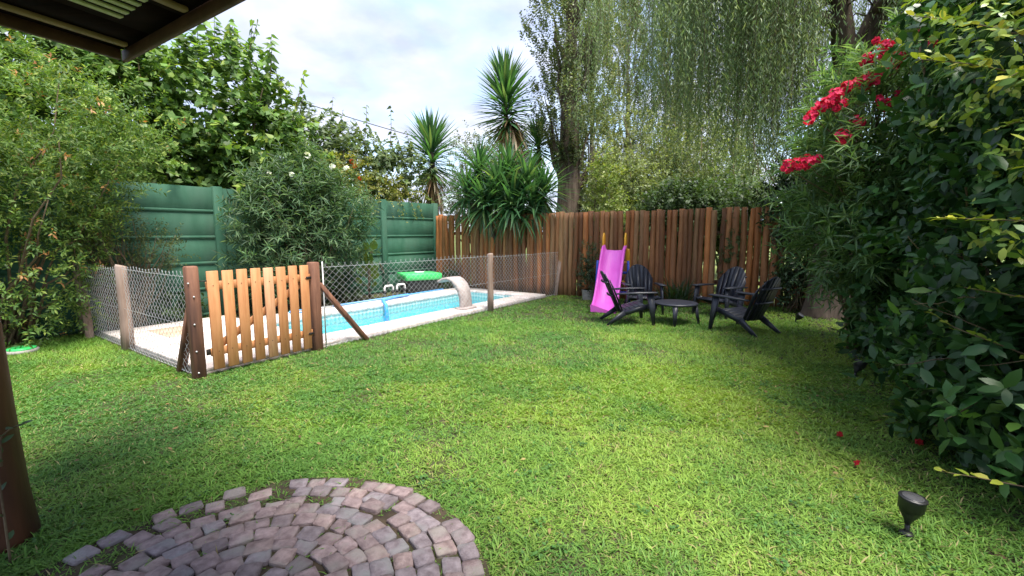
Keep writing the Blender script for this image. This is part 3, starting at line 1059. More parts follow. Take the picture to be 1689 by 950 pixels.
for s in (-1, 1):
    g = Geo()
    top = B0 + sdv * 1.42 + sx_ * .24 * s
    pts = [B0 + sdv * 1.22 + sx_ * .24 * s + ZX * 1.18, B0 + sdv * 1.27 + sx_ * .24 * s + ZX * 1.50, B0 + sdv * 1.33 + sx_ * .24 * s + ZX * 1.60,
           top + ZX * 1.58, top + sdv * .03 + ZX * 1.50, top + sdv * .09 + ZX * 1.20]
    tube(g, pts, .020, 8); g.build('handrail', 'yellow_plastic', slide, smooth=True)
    g = Geo(); bar(g, B0 + sdv * 1.42 + sx_ * .28 * s + ZX * 1.25, B0 + sdv * 1.86 + sx_ * .33 * s, .09, .05, sx_, .01)
    g.build('ladder_rail', 'yellow_plastic', slide)
for i, z_ in enumerate((.22, .46, .70, .94)):
    g = Geo(); c = B0 + sdv * (1.42 + .44 * (1.25 - z_) / 1.25) + ZX * z_
    bar(g, c - sx_ * .30, c + sx_ * .30, .13, .05, sdv, .012); g.build('ladder_step', 'blue_plastic' if i % 2 == 0 else 'yellow_plastic', slide)
g = Geo()
for s in (-1, 1):
    c = B0 + sdv * 1.15 + sx_ * .33 * s
    tube(g, [c + ZX * 1.0, c + sx_ * .02 * s + ZX * .5, c + sx_ * .05 * s], .03, 8)
g.build('support_leg', 'blue_plastic', slide)

# ------------------------------------------------------------------ pool side things
# arched waterfall spout
cas = thing('pool_cascade', 'curved pinkish stone waterfall spout standing on the near pool coping', 'pool fountain', G(5.0, .36, .07))
pr2 = [(0.0, 0, .34), (.0, .10, .32), (.01, .22, .31), (.05, .36, .33), (.12, .48, .36), (.22, .575, .38), (.34, .61, .40), (.46, .595, .42), (.58, .53, .44)]
g = Geo(); v = []
pc = np.array([(a, b_) for a, b_, _ in pr2]); tg = nrm(np.gradient(pc, axis=0))
for (a, z_, w_), tn_ in zip(pr2, tg):
    nl = np.array([-tn_[1], tn_[0]])
    th_ = .055 if z_ < .5 else .035
    for du, dn in ((-w_ / 2, -.5), (-w_ / 2 * .95, .5), (0, .62), (w_ / 2 * .95, .5), (w_ / 2, -.5), (0, -.4)):
        v.append(G(5.0 + du, .36 + a + nl[0] * dn * th_ * 1.4, .07 + z_ + nl[1] * dn * th_ * 1.4))
nr = 6
f = [[i * nr + j, i * nr + (j + 1) % nr, (i + 1) * nr + (j + 1) % nr, (i + 1) * nr + j] for i in range(len(pr2) - 1) for j in range(nr)]
g.add(v, np.array(f)); q = (len(pr2) - 1) * nr
g.add([v[q + j] for j in range(nr)], np.array([[0, 1, 5], [1, 2, 5], [2, 3, 5], [3, 4, 5]]))
g.build('spout', 'cascade_stone', cas, smooth=True)
g = Geo(); cbox(g, G(5.0, .36, .085), .21, .12, .022, UX, VX, ZX, .012); g.build('foot_plate', 'cascade_stone', cas)

# pump box with green lid
pb = thing('pump_box', 'dark pump box with bright green lid at the far end of the pool', 'box', G(6.75, 3.55, 0))
BX, BY = (.86, .51, 0), (-.51, .86, 0)
g = Geo(); cbox(g, G(6.75, 3.5, .17), .42, .34, .19, BX, BY, ZX, .02); g.build('box_body', 'dark_box', pb)
g = Geo(); cbox(g, G(6.75, 3.5, .445), .50, .42, .085, BX, BY, ZX, .012); lid = g.build('lid', 'green_plastic', pb)
g = Geo(); cbox(g, G(6.75, 3.5, .547), .13, .05, .018, BX, BY, ZX, .008); g.build('handle', 'white_plastic', lid)
for i, uq in enumerate((5.55, 5.95)):
    pv = thing('pool_pipe', ['left one of two white bent filter pipes behind the pool', 'right one of two white bent filter pipes, nearest the green lid'][i], 'pipe', G(uq, 3.35, 0), 'white filter pipes')
    g = Geo(); p = [G(uq - .13, 3.35, -.01), G(uq - .13, 3.35, .25), G(uq - .10, 3.35, .29), G(uq + .10, 3.35, .29), G(uq + .13, 3.35, .25), G(uq + .13, 3.35, -.01)]
    tube(g, p, .028, 8); g.build('pipe', 'white_plastic', pv, smooth=True)
    g = Geo(); tube(g, [G(uq, 3.35, .30), G(uq, 3.35, .36)], .014, 8); cbox(g, G(uq, 3.35, .37), .06, .015, .012, UX, VX, ZX, .004); g.build('valve_handle', 'dark_box', pv)
    g = Geo(); tube(g, [G(uq - .13, 3.35, .10), G(uq - .13, 3.35, .18)], .04, 8); tube(g, [G(uq + .13, 3.35, .10), G(uq + .13, 3.35, .18)], .04, 8); g.build('pipe_collar', 'dark_box', pv)

# pool brush with pole, lying along the far coping; hose hanging into the water
nt_ = thing('pool_pole', 'long blue pool cleaning pole lying on the far coping', 'pole', G(4.4, 2.6, .07))
g = Geo(); tube(g, [G(3.55, 2.75, .095), G(5.0, 2.62, .12), G(6.6, 2.48, .16)], .020, 8); g.build('pole', 'sky_blue_plastic', nt_)
g = Geo(); tube(g, [G(3.05, 2.79, .09), G(3.55, 2.75, .095)], .016, 8); g.build('pole_tip', 'steel', nt_)
g = Geo()
rg = [G(3.05 - .42 + .0 * 1, 2.79, .085), G(2.72, 2.66, .085), G(3.0, 2.64, .085), G(3.08, 2.79, .085), G(3.0, 2.92, .085), G(2.72, 2.93, .085), G(2.63, 2.79, .085)]
tube(g, rg, .012, 6); g.build('net_frame', 'sky_blue_plastic', nt_)
hs = thing('pool_hose', 'flat light blue hose hanging over the far pool edge into the water', 'hose', G(4.55, 2.4, .07))
g = Geo()
hp = [G(5.6, 2.72, .10), G(5.0, 2.62, .11), G(4.65, 2.5, .11), G(4.55, 2.36, .10), G(4.54, 2.28, .04), G(4.54, 2.25, -.15), G(4.52, 2.22, -.5)]
tube(g, hp, .042, 10); g.build('hose', 'sky_blue_plastic', hs, smooth=True)

# stone planter and its lid-like valve cover on the lawn
vc = thing('valve_cover', 'small round green sprinkler valve cover in the grass by the left shrub', 'cover', (-6.62, 6.0, 0))
g = Geo(); c = np.array([-6.62, 6.0, 0]); tube(g, [c, c + ZX * .045, c + ZX * .05], [.17, .17, .15], 18); g.build('rim', 'terracotta_grey', vc)
g = Geo(); tube(g, [c + ZX * .045, c + ZX * .07, c + ZX * .074], [.145, .145, .12], 18); g.build('lid', 'green_plastic', vc)


# ------------------------------------------------------------------ garden spotlights
def spotlight(p, tilt, h_, lab):
    t_ = thing('garden_spotlight', lab, 'spotlight', (*p, 0), 'black spotlights along the hedge')
    c = np.array([*p, 0.]); d = nrm(np.array(tilt, float))
    j = c + ZX * (h_ * .36)
    g = Geo(); tube(g, [c - ZX * .06, c, c + ZX * .03, j], [.004, .012, .012, .012], 8); g.build('spike', 'lamp_plastic', t_, smooth=True)
    g = Geo(); tube(g, [c + ZX * .012, c + ZX * .02, c + ZX * .03], [.035, .032, .014], 12); g.build('ground_flange', 'lamp_plastic', t_)
    L_ = h_ * .66
    g = Geo(); tube(g, [j - d * .01, j + d * .02, j + d * L_ * .35, j + d * L_ * .55, j + d * L_ * .56, j + d * L_ * .95, j + d * L_],
                    [.012, .022, .040, .052, .056, .058, .061], 18, cap=True); g.build('lamp_housing', 'lamp_plastic', t_, smooth=False)
    g = Geo(); tube(g, [j + d * L_, j + d * (L_ + .006)], [.063, .060], 18); g.build('bezel', 'lamp_plastic', t_)
    g = Geo(); tube(g, [j + d * (L_ + .0065), j + d * (L_ + .009)], [.048, .045], 18); g.build('lens', 'lamp_glass', t_)
    return t_


spotlight((2.1, 2.25), (.05, -.05, 1), .215, 'nearest black garden spotlight, upright in the grass at lower right')
spotlight((3.81, 4.9), (.45, .10, .8), .2, 'black garden spotlight tilted toward the hedge, halfway along the lawn edge')
spotlight((5.08, 8.02), (.35, -.5, .75), .19, 'farthest black garden spotlight, beside the willow trunk')

# plant pot by the fence
pot = thing('plant_pot', 'round grey concrete pot standing against the log fence behind the slide', 'pot', (1.83, 10.9, 0))
g = Geo(); c = np.array([1.83, 10.9, 0]); tube(g, [c, c + ZX * .02, c + ZX * .24, c + ZX * .25, c + ZX * .25, c + ZX * .2], [.12, .125, .15, .155, .13, .125], 20); g.build('pot_body', 'terracotta_grey', pot)
g = Geo(); tube(g, [c + ZX * .19, c + ZX * .215], [.128, .12], 16); g.build('pot_soil', 'soil', pot)

# overhead cable
g = Geo(); xs = np.linspace(0, 1, 24)[:, None]
cp = np.array([-9.0, 10.5, 6.1]) * (1 - xs) + np.array([-1.0, 16.5, 4.4]) * xs; cp[:, 2] -= .25 * np.sin(xs[:, 0] * math.pi)
tube(g, cp, .013, 5); o = g.build('overhead_cable', 'cable_black'); tag(o, 'thin dark cable slanting across the sky above the green wall', 'cable')

# ================================================================== PLANTS
def yucca_leaves(c0, c1, n_, ln, a_lo, a_hi, bias=1.0, jit=.12):
    """spikes round an axis from c0 (low, wide angle) to c1 (top, upright)"""
    c0 = np.asarray(c0, float); c1 = np.asarray(c1, float)
    t_ = (np.arange(n_) + .5) / n_; t_ = t_ ** bias
    az = np.arange(n_) * 2.39996 + rng.normal(size=n_) * .25
    pol = np.radians(a_lo + (a_hi - a_lo) * t_ + rng.normal(size=n_) * 9)
    pos = c0 + (c1 - c0) * t_[:, None]
    h = np.stack([np.cos(az), np.sin(az), np.zeros(n_)], 1)
    d = h * np.sin(pol)[:, None] + ZX * np.cos(pol)[:, None]
    up = h * -np.cos(pol)[:, None] + ZX * np.sin(pol)[:, None] + rng.normal(size=(n_, 3)) * .15
    l_ = ln * rng.uniform(.8, 1.1, n_) * np.interp(t_, [0, .2, .8, 1], [.85, 1, 1, .8])
    return pos + h * .05, d, up, l_


YG = [(.05, .13, .055), (.07, .17, .06), (.038, .095, .05), (.13, .21, .08)]
DRY = [(.20, .13, .07), (.27, .18, .10), (.13, .085, .05), (.32, .24, .15)]


def yucca(lab, base, heads, skirts, n_obj, bend=.10, wl=.07, trunk_r=.13):
    t_ = thing('yucca', lab, 'yucca', base, 'yuccas behind the fence')
    Ps, Ds, Us, Ls_, Cs = [], [], [], [], []
    for (c0, c1, n_, ln, alo, ahi) in heads:
        p, d, up, l_ = yucca_leaves(c0, c1, n_, ln, alo, ahi)
        c = palette(n_, YG, [4, 4, 3, 1.2])
        old = np.arange(n_) / n_ < .10
        mixd = rng.random(n_) < .4
        c[old & mixd] = palette(int((old & mixd).sum()), [(.16, .15, .06), (.22, .17, .08)])
        Ps.append(p); Ds.append(d); Us.append(up); Ls_.append(l_); Cs.append(c)
    foliage(t_, t_strap(4, bend), wl, LM, np.concatenate(Ps), np.concatenate(Ds), np.concatenate(Us), np.concatenate(Ls_), np.concatenate(Cs), n_obj)
    if skirts:
        Ps, Ds, Us, Ls_ = [], [], [], []
        for (c0, c1, n_, ln, alo, ahi) in skirts:
            p, d, up, l_ = yucca_leaves(c0, c1, n_, ln, alo, ahi)
            Ps.append(p); Ds.append(d); Us.append(up); Ls_.append(l_)
        pos = np.concatenate(Ps)
        foliage(t_, t_strap(4, .25), wl * .9, LM, pos, np.concatenate(Ds), np.concatenate(Us), np.concatenate(Ls_), palette(len(pos), DRY), 0, 'dead_leaves')
    g = Geo(); b0 = np.array([*base[:2], -.05])
    for (c0, c1, *_r) in heads:
        e = np.asarray(c1, float)
        pts = branch(b0 + np.array([rng.normal() * .05, rng.normal() * .05, 0]), e, 7, .03)
        tube(g, pts, np.linspace(trunk_r, trunk_r * .55, 7), 9, wob=.06)
    g.build('trunk', 'bark', t_, smooth=True)
    return t_


yucca('shorter slender yucca with brown dead skirt in the corner between green wall and log fence', (-2.5, 14.95, 0),
      [((-2.55, 15, 3.5), (-2.6, 15, 4.6), 290, 1.15, 120, 6)], [((-2.5, 14.9, 2.5), (-2.55, 15, 3.6), 190, .9, 170, 122)], 230)
yucca('tallest yucca standing against the sky with a rusty skirt of dead leaves', (-.05, 16.4, 0),
      [((-.15, 16.5, 5.2), (-.25, 16.5, 6.9), 400, 1.28, 122, 6)], [((0.15, 16.4, 4.5), (-.1, 16.5, 5.6), 210, 1.15, 166, 120)], 290)
yucca('small dark yucca between the tallest yucca and the poplar trunk', (1.0, 18, 0),
      [((1.0, 18, 4.6), (.98, 18, 5.3), 170, 1.1, 125, 5)], [((1.0, 18, 3.9), (1.0, 18, 4.6), 40, .7, 170, 140)], 140)
hd = []
for (x, y, z, n_, ln) in ((-.95, 13.4, 3.45, 90, 1.05), (-1.25, 13.0, 2.8, 80, 1.0), (-.35, 12.85, 2.95, 110, 1.15), (.4, 12.7, 3.0, 110, 1.15), (.85, 12.7, 2.75, 90, 1.0),
                          (-.75, 12.6, 2.5, 100, 1.05), (.0, 12.4, 2.45, 120, 1.1), (.55, 12.35, 2.45, 80, 1.0), (-.1, 13.2, 3.4, 80, 1.05)):
    hd.append(((x, y, z - .3), (x, y, z), int(n_ * 1.45), ln * 1.05, 138, 5))
yucca('wide clump of bright green yucca heads arching over the log fence', (-.2, 13.25, 0), hd, [], 300, .34, .064)


def shrub(name, lab, cat, base, blobs, n_s, m_, sl_, ll, wl, T, cols, wts, mats=LM, rot=0.0, outw=.7, upb=.4, droop=.1, spread=.9, n_obj=0, inner=.5, lump=.16, n_stem=14, stem_r=.018, group=None, seed=1, tipcol=None, zmin=.05, filt=None, jit=.18):
    t_ = thing(name, lab, cat, base, group)
    P_, D_ = blob_points(blobs, n_s, rot, inner, lump, seed)
    k = P_[:, 2] > zmin
    if filt is not None: k &= filt(P_)
    P_, D_ = P_[k], D_[k]
    D_ = nrm(D_ * outw + np.array([0, 0, upb]) + rng.normal(size=D_.shape) * .35)
    sl2 = sl_ * rng.uniform(.6, 1.25, len(P_))
    pos, d, up, tt = sprigs(P_, D_, sl2, m_, spread, droop)
    ln = ll * rng.uniform(.7, 1.2, len(pos))
    # each twig shares a shade: younger twigs paler
    tw = np.repeat(rng.normal(size=len(P_)) * .16, m_)
    col = palette(len(pos), cols, wts, jit) * (1 + tw)[:, None]
    if tipcol is not None:
        frac, tc_, tth = tipcol
        s = np.repeat(rng.random(len(P_)) < frac, m_) & (tt > tth)
        col[s] = palette(int(s.sum()), tc_)
    foliage(t_, T, wl, mats, pos, d, up, ln, np.clip(col, .004, .9), n_obj)
    if n_stem: stems(t_, base, P_, n_stem, stem_r)
    return t_, P_, D_


# ---------------------------------------------- right: big glossy hedge
HC = [(.028, .080, .022), (.042, .108, .026), (.018, .052, .018), (.09, .18, .032)]
hedge, hP, hD = shrub('glossy_hedge', 'huge dark glossy broad-leaved hedge filling the right edge of the picture', 'hedge', (4.6, 4.0, 0),
      [(4.15, 2.95, 1.2, 1.28, 1.2, 1.35), (4.98, 4.75, 1.6, 1.08, 1.35, 1.6), (4.72, 3.6, 3.0, 1.25, 1.5, 1.5), (5.35, 5.8, 1.45, .95, 1.1, 1.45), (4.3, 1.5, 1.9, 1.2, 1.1, 1.9), (4.35, 2.9, 2.2, 1.2, 1.2, 1.3),
       (5.25, 4.2, 4.0, 1.25, 1.5, 1.1), (3.95, 2.9, .5, .95, 1.1, .6), (4.72, 4.2, .5, .78, .9, .6), (4.5, 2.4, 3.3, 1.2, 1.2, 1.3), (3.5, 2.5, .5, .72, .7, .55), (4.85, 4.95, .5, .72, .8, .6)],
      6000, 9, .30, .135, .46, T_OVAL, HC, [5, 4, 3, 1.3], GM, n_obj=300, inner=.66, n_stem=40, stem_r=.03, seed=4, upb=.15, droop=.12)


def shoot(th, pts, n_, ll, T, wl, cols, spread=.8, hang=0.0, r0=.006, name='leaf', mat='gloss_leaf_object', shared=None, stem='shoot_stem'):
    """one visible shoot: curved stem with single leaves along it"""
    pts = np.asarray(pts, float)
    s = np.linspace(0, len(pts) - 1, 14); i0 = np.minimum(s.astype(int), len(pts) - 2); fr_ = (s - i0)[:, None]
    cur = pts[i0] * (1 - fr_) + pts[i0 + 1] * fr_
    cur[1:-1] = (cur[:-2] + cur[1:-1] * 2 + cur[2:]) / 4
    g = Geo(); tube(g, cur, np.linspace(r0, r0 * .35, 14), 5); g.build(stem, 'twig', th, smooth=True)
    q = np.linspace(.12, 1, n_) * 13; j = np.minimum(q.astype(int), 12); f_ = (q - j)[:, None]
    pos = cur[j] * (1 - f_) + cur[j + 1] * f_; tn_ = nrm(cur[j + 1] - cur[j])
    a = nrm(np.cross(tn_, ZX + np.array([.1, .05, 0]))); side = np.where(np.arange(n_) % 2 == 0, 1, -1)[:, None]
    d = nrm(tn_ * .6 + a * side * spread + rng.normal(size=(n_, 3)) * .18 + ZX * (.1 - hang))
    up = nrm(ZX * (1 - .6 * (hang > 0)) + tn_ * 0 + rng.normal(size=(n_, 3)) * (.3 + .4 * (hang > 0)))
    ln = ll * rng.uniform(.7, 1.15, n_); ln[-3:] *= .75
    me = shared or leaf_mesh(name, T, wl, mat)
    leaf_objects(th, me, pos, d, up, ln, palette(n_, cols), name)
    return me


YEL = [(.36, .40, .05), (.27, .34, .045), (.18, .27, .04), (.42, .42, .09)]
vine = thing('climbing_shoots', 'pale yellow green leafy shoots sticking out of the dark hedge at right', 'climber', (3.3, 2.4, 1.5))
cP, cD = blob_points([(3.05, 2.75, 2.45, .30, .45, .38), (3.1, 3.0, 2.95, .3, .4, .3), (3.0, 2.6, 1.55, .22, .3, .14), (3.1, 2.55, 2.0, .25, .35, .2)], 95, 0, .5)
cD = nrm(np.array([-.7, -.1, .25]) + rng.normal(size=cD.shape) * .35)
pos, d, up, tt = sprigs(cP, cD, .26, 9, .85, .1)
foliage(vine, T_OVAL, .5, GM, pos, d, up, .072 * rng.uniform(.6, 1.2, len(pos)), palette(len(pos), [(.17, .26, .04), (.26, .32, .05), (.10, .18, .03)]), 0)
me_ = None
for pts, n_, ll in (
        ([(3.3, 2.35, 1.55), (2.9, 2.45, 1.66), (2.62, 2.6, 1.68), (2.45, 2.65, 1.69)], 27, 0.096),
        ([(3.6, 2.6, 2.1), (3.1, 2.7, 2.45), (2.8, 2.9, 2.62), (2.62, 3.1, 2.72)], 32, 0.101),
        ([(3.6, 2.7, 2.4), (3.15, 2.8, 2.7), (2.85, 3.0, 2.9), (2.7, 3.25, 3.05)], 30, 0.101),
        ([(3.7, 2.5, 1.9), (3.2, 2.6, 2.15), (2.95, 2.7, 2.25), (2.8, 2.75, 2.2)], 30, 0.093),
        ([(3.6, 2.4, 2.3), (3.1, 2.45, 2.45), (2.8, 2.55, 2.5), (2.66, 2.6, 2.42)], 27, 0.101),
        ([(3.5, 2.3, 1.75), (3.1, 2.35, 1.95), (2.85, 2.4, 2.0), (2.72, 2.45, 1.95)], 27, 0.085),
        ([(3.6, 2.2, 1.1), (3.1, 2.4, 1.2), (2.85, 2.6, 1.25), (2.7, 2.7, 1.28)], 17, 0.085),
        ([(3.4, 2.5, .7), (3.0, 2.6, .9), (2.75, 2.8, 1.02), (2.7, 2.9, 1.1)], 15, 0.093),
        ([(3.8, 3.0, 3.0), (3.3, 3.2, 3.2), (3.0, 3.4, 3.3), (2.85, 3.5, 3.25)], 27, 0.101),
        ([(3.2, 2.0, .2), (2.75, 2.15, .3), (2.5, 2.3, .3), (2.4, 2.4, .28)], 15, 0.078)):
    me_ = shoot(vine, pts, n_, ll, T_OVAL, .5, YEL, shared=me_)

# bare tangled stems low in the hedge
for k_ in range(10):
    g = Geo()
    a = np.array([rng.uniform(2.9, 3.6), rng.uniform(2.2, 3.2), rng.uniform(.5, 1.4)])
    tube(g, branch(a, a + np.array([rng.uniform(-.6, -.2), rng.uniform(-.1, .4), rng.uniform(-.3, .3)]), 7, .05), np.linspace(.006, .002, 7), 5)
    g.build('bare_stem', 'twig', hedge, smooth=True)

# ---------------------------------------------- right: red oleander
OC = [(.11, .20, .08), (.14, .24, .09), (.075, .15, .06), (.20, .30, .12)]
ole, oP, oD = shrub('red_oleander', 'tall oleander bush with bright red flowers beside the willow', 'oleander', (4.8, 6.0, 0),
      [(4.42, 5.75, 2.3, .82, .85, 1.3), (4.35, 5.65, 1.6, .60, .75, .72), (4.9, 5.9, 2.8, .85, .85, 1.15), (4.9, 5.5, .95, .42, .6, .6)],
      1000, 16, .40, .185, .13, T_LANCE, OC, [4, 4, 3, 1.5], LM, n_obj=300, inner=.55, n_stem=30, stem_r=.02, seed=9, upb=.5, spread=.75)


def flower_head(th, p, r_, cols, npet, name='flower', pl=.035):
    p = np.asarray(p, float)
    dirs = nrm(rng.normal(size=(npet, 3)) + np.array([-.1, -.35, .25]))
    q = p + dirs * r_ * rng.uniform(.35, 1, (npet, 1))
    g = Geo()
    for k_ in range(5):
        a = k_ * 1.2566
        e1 = nrm(np.cross(dirs, np.array([.2, .3, .9]))); e2 = np.cross(dirs, e1)
        d = nrm(e1 * math.cos(a) + e2 * math.sin(a) + dirs * .35)
        put_leaves(g, T_OVAL, q, d, dirs, pl * rng.uniform(.8, 1.15, npet), pl * .8, palette(npet, cols))
    return g.build(name, 'petal', th)


REDS = [(.64, .02, .09), (.74, .035, .13), (.50, .012, .06)]
for p in ((3.98, 6.25, 3.15), (4.10, 6.2, 3.27), (4.2, 6.2, 3.35), (4.25, 6.2, 3.4), (4.6, 6.2, 3.83), (4.56, 6.15, 3.55), (4.98, 6.2, 3.83), (4.46, 6.1, 3.02), (4.28, 6.1, 2.83), (4.8, 6.1, 3.24), (3.75, 6.35, 2.5), (3.98, 6.3, 2.55), (5.1, 6.0, 4.05), (5.2, 5.95, 3.95), (4.75, 6.1, 3.95), (4.36, 6.2, 3.48), (4.9, 6.2, 3.7), (4.68, 6.1, 3.6)):
    p = (p[0] * .87, p[1] * .87, 1.6 + (p[2] - 1.6) * .87)
    flower_head(ole, p, rng.uniform(.06, .095), REDS, int(rng.integers(18, 30)), pl=.038)
    for q_ in range(int(rng.integers(0, 3))):
        flower_head(ole, np.array(p) + rng.normal(size=3) * .08 + np.array([.02, -.03, .02]), rng.uniform(.035, .06), REDS, int(rng.integers(7, 13)), pl=.036)
    g = Geo(); tube(g, branch(np.array([4.45, 5.75, p[2] - .6]), p, 6, .05), np.linspace(.012, .004, 6), 5); g.build('flower_stalk', 'twig', ole, smooth=True)

# fallen petals on the grass
for (x, y), lab in (((2.55, 3.39), 'fallen red oleander flower on the grass, the one with the largest petals'), ((2.36, 2.93), 'small fallen red flower on the grass, nearest the camera'), ((3.05, 3.25), 'small fallen red flower on the grass closest to the hedge')):
    t_ = thing('fallen_flower', lab, 'flower', (x, y, .03), 'fallen red flowers on the lawn')
    flower_head(t_, (x, y, .045), .012, [(.45, .02, .03), (.35, .015, .02)], 2, 'petals', .028)

# ---------------------------------------------- willow
wb = np.array([6.12, 8.7, 0])
willow = thing('willow_tree', 'big weeping willow with a dark forked trunk and hanging curtains of leaves', 'tree', wb, 'trees beyond the lawn')
g = Geo()
tp = [wb + np.array(q) for q in ((0, 0, -.1), (0, 0, .05), (.0, 0, .3), (.02, .02, .8), (.05, .05, 2), (.08, .1, 3.4), (.1, .15, 4.6))]
tube(g, tp, [.50, .44, .37, .34, .31, .30, .34], 18, wob=.12)
limbs = [[(.1, .15, 4.5), (-.15, .1, 5.6), (-.6, -.1, 7.2), (-1.4, -.4, 9.0)], [(.1, .15, 4.5), (.45, .0, 5.5), (.85, -.2, 7.0), (1.2, -.4, 9)],
         [(-.6, -.1, 7.0), (-2.0, .3, 7.9), (-3.6, .8, 8.3)], [(-1.0, -.2, 8.0), (-2.2, -.9, 8.8), (-3.4, -1.6, 8.9)], [(-.2, .1, 5.8), (-1.6, .9, 6.6), (-3.0, 1.8, 7.0)],
         [(.85, -.2, 7.0), (.6, -1.6, 8.0), (.3, -2.6, 8.3)], [(.6, -.1, 6.2), (1.8, .6, 7.3), (3.0, 1.0, 7.8)], [(-.4, .0, 6.6), (-.6, 1.8, 7.6), (-1.0, 3.0, 8.0)],
         [(-.3, .0, 6.2), (-1.3, -.8, 6.9), (-2.2, -1.2, 7.1)], [(-.1, .1, 5.4), (-1.0, .3, 5.7), (-1.8, .35, 5.9)], [(.4, 0, 5.5), (.3, -.8, 5.9), (.1, -1.4, 6.0)]]
lp = []
for k_, lm in enumerate(limbs):
    p = wb + np.array(lm, float)
    s = np.linspace(0, len(p) - 1, 10); i0 = np.minimum(s.astype(int), len(p) - 2); fr_ = (s - i0)[:, None]
    c = p[i0] * (1 - fr_) + p[i0 + 1] * fr_; c[1:-1] = (c[:-2] + 2 * c[1:-1] + c[2:]) / 4
    tube(g, c, np.linspace(.22 if k_ < 2 else .11, .035, 10), 9, wob=.06)
    lp.append(c)
g.build('trunk', 'bark', willow, smooth=True)
anch = []
gb = Geo()
for c in lp:
    for k_ in range(30):
        a = c[rng.integers(3, 10)]
        b_ = a + np.array([rng.normal() * .75, rng.normal() * .75, rng.uniform(-.2, .9)])
        pts = branch(a, b_, 5, .1); tube(gb, pts, np.linspace(.022, .006, 5), 4); anch.append(pts[-1]); anch.append(pts[3])
gb.build('branches', 'bark', willow, smooth=True)
anch = np.array(anch)
NS = 3300
wgt = rng.gamma(.6, 1, len(anch)); wgt *= np.where((anch[:, 1] < wb[1] + .1) & (np.abs(anch[:, 0] / anch[:, 1] - .705) < .10), .18, 1); wgt /= wgt.sum()
ai = rng.choice(len(anch), NS, p=wgt)
A = anch[ai] + rng.normal(size=(NS, 3)) * .15
kk = ~((A[:, 1] < 9.3) & (np.abs(A[:, 0] / A[:, 1] - .705) < .062) & (rng.random(NS) < .78))
A, ai = A[kk], ai[kk]; NS = len(A)
atint = rng.normal(size=len(anch))[ai] * .22
# strand length: hang to a ragged skirt, lower near the trunk side
skirt = 2.65 + .55 * snoise(A[:, 0] * 1.0, A[:, 1] * 1.0, 11, 1.3, 3) + .35 * rng.normal(size=NS) + .9 * np.clip((5.2 - A[:, 0]) / 3, 0, 1)
Ls_ = np.clip(A[:, 2] - skirt, .6, 5.6) * rng.uniform(.5, 1.0, NS)
hd_ = rng.normal(size=(NS, 2)) * .22
M_ = 62
tt = (np.arange(M_) + .5) / M_
pos = np.empty((NS, M_, 3))
sw = np.sin(tt[None] * 3 + rng.uniform(0, 6, (NS, 1))) * .05
for a in (0, 1): pos[:, :, a] = A[:, None, a] + hd_[:, a][:, None] * (1 - (1 - tt[None]) ** 2) + sw * (1 if a else -1)
pos[:, :, 2] = A[:, None, 2] + .12 * np.sin(np.minimum(tt * 6, math.pi))[None] - Ls_[:, None] * tt[None] ** 1.15
gs = Geo()
for i in range(0, NS, 4):
    tube(gs, pos[i, ::8], .0035, 3, cap=False)
gs.build('hanging_twigs', 'twig', willow)
pos2 = pos.reshape(-1, 3) + rng.normal(size=(NS * M_, 3)) * .02
az = rng.uniform(0, 6.28, NS * M_)
d = nrm(np.stack([np.cos(az) * .55, np.sin(az) * .55, np.full(NS * M_, -.8)], 1) + rng.normal(size=(NS * M_, 3)) * .12)
up = nrm(rng.normal(size=(NS * M_, 3)) + np.array([0, -.3, .6]))
WC = [(.16, .225, .11), (.20, .27, .125), (.115, .175, .085), (.26, .32, .14)]
tw = np.repeat(rng.normal(size=NS) * .12 + atint, M_)
col = palette(NS * M_, WC, [4, 4, 3, 1.5]) * (1 + tw)[:, None]
foliage(willow, T_LANCE, .19, LM, pos2, d, up, .092 * rng.uniform(.7, 1.2, NS * M_), np.clip(col, .01, .5), 300, 'crown')


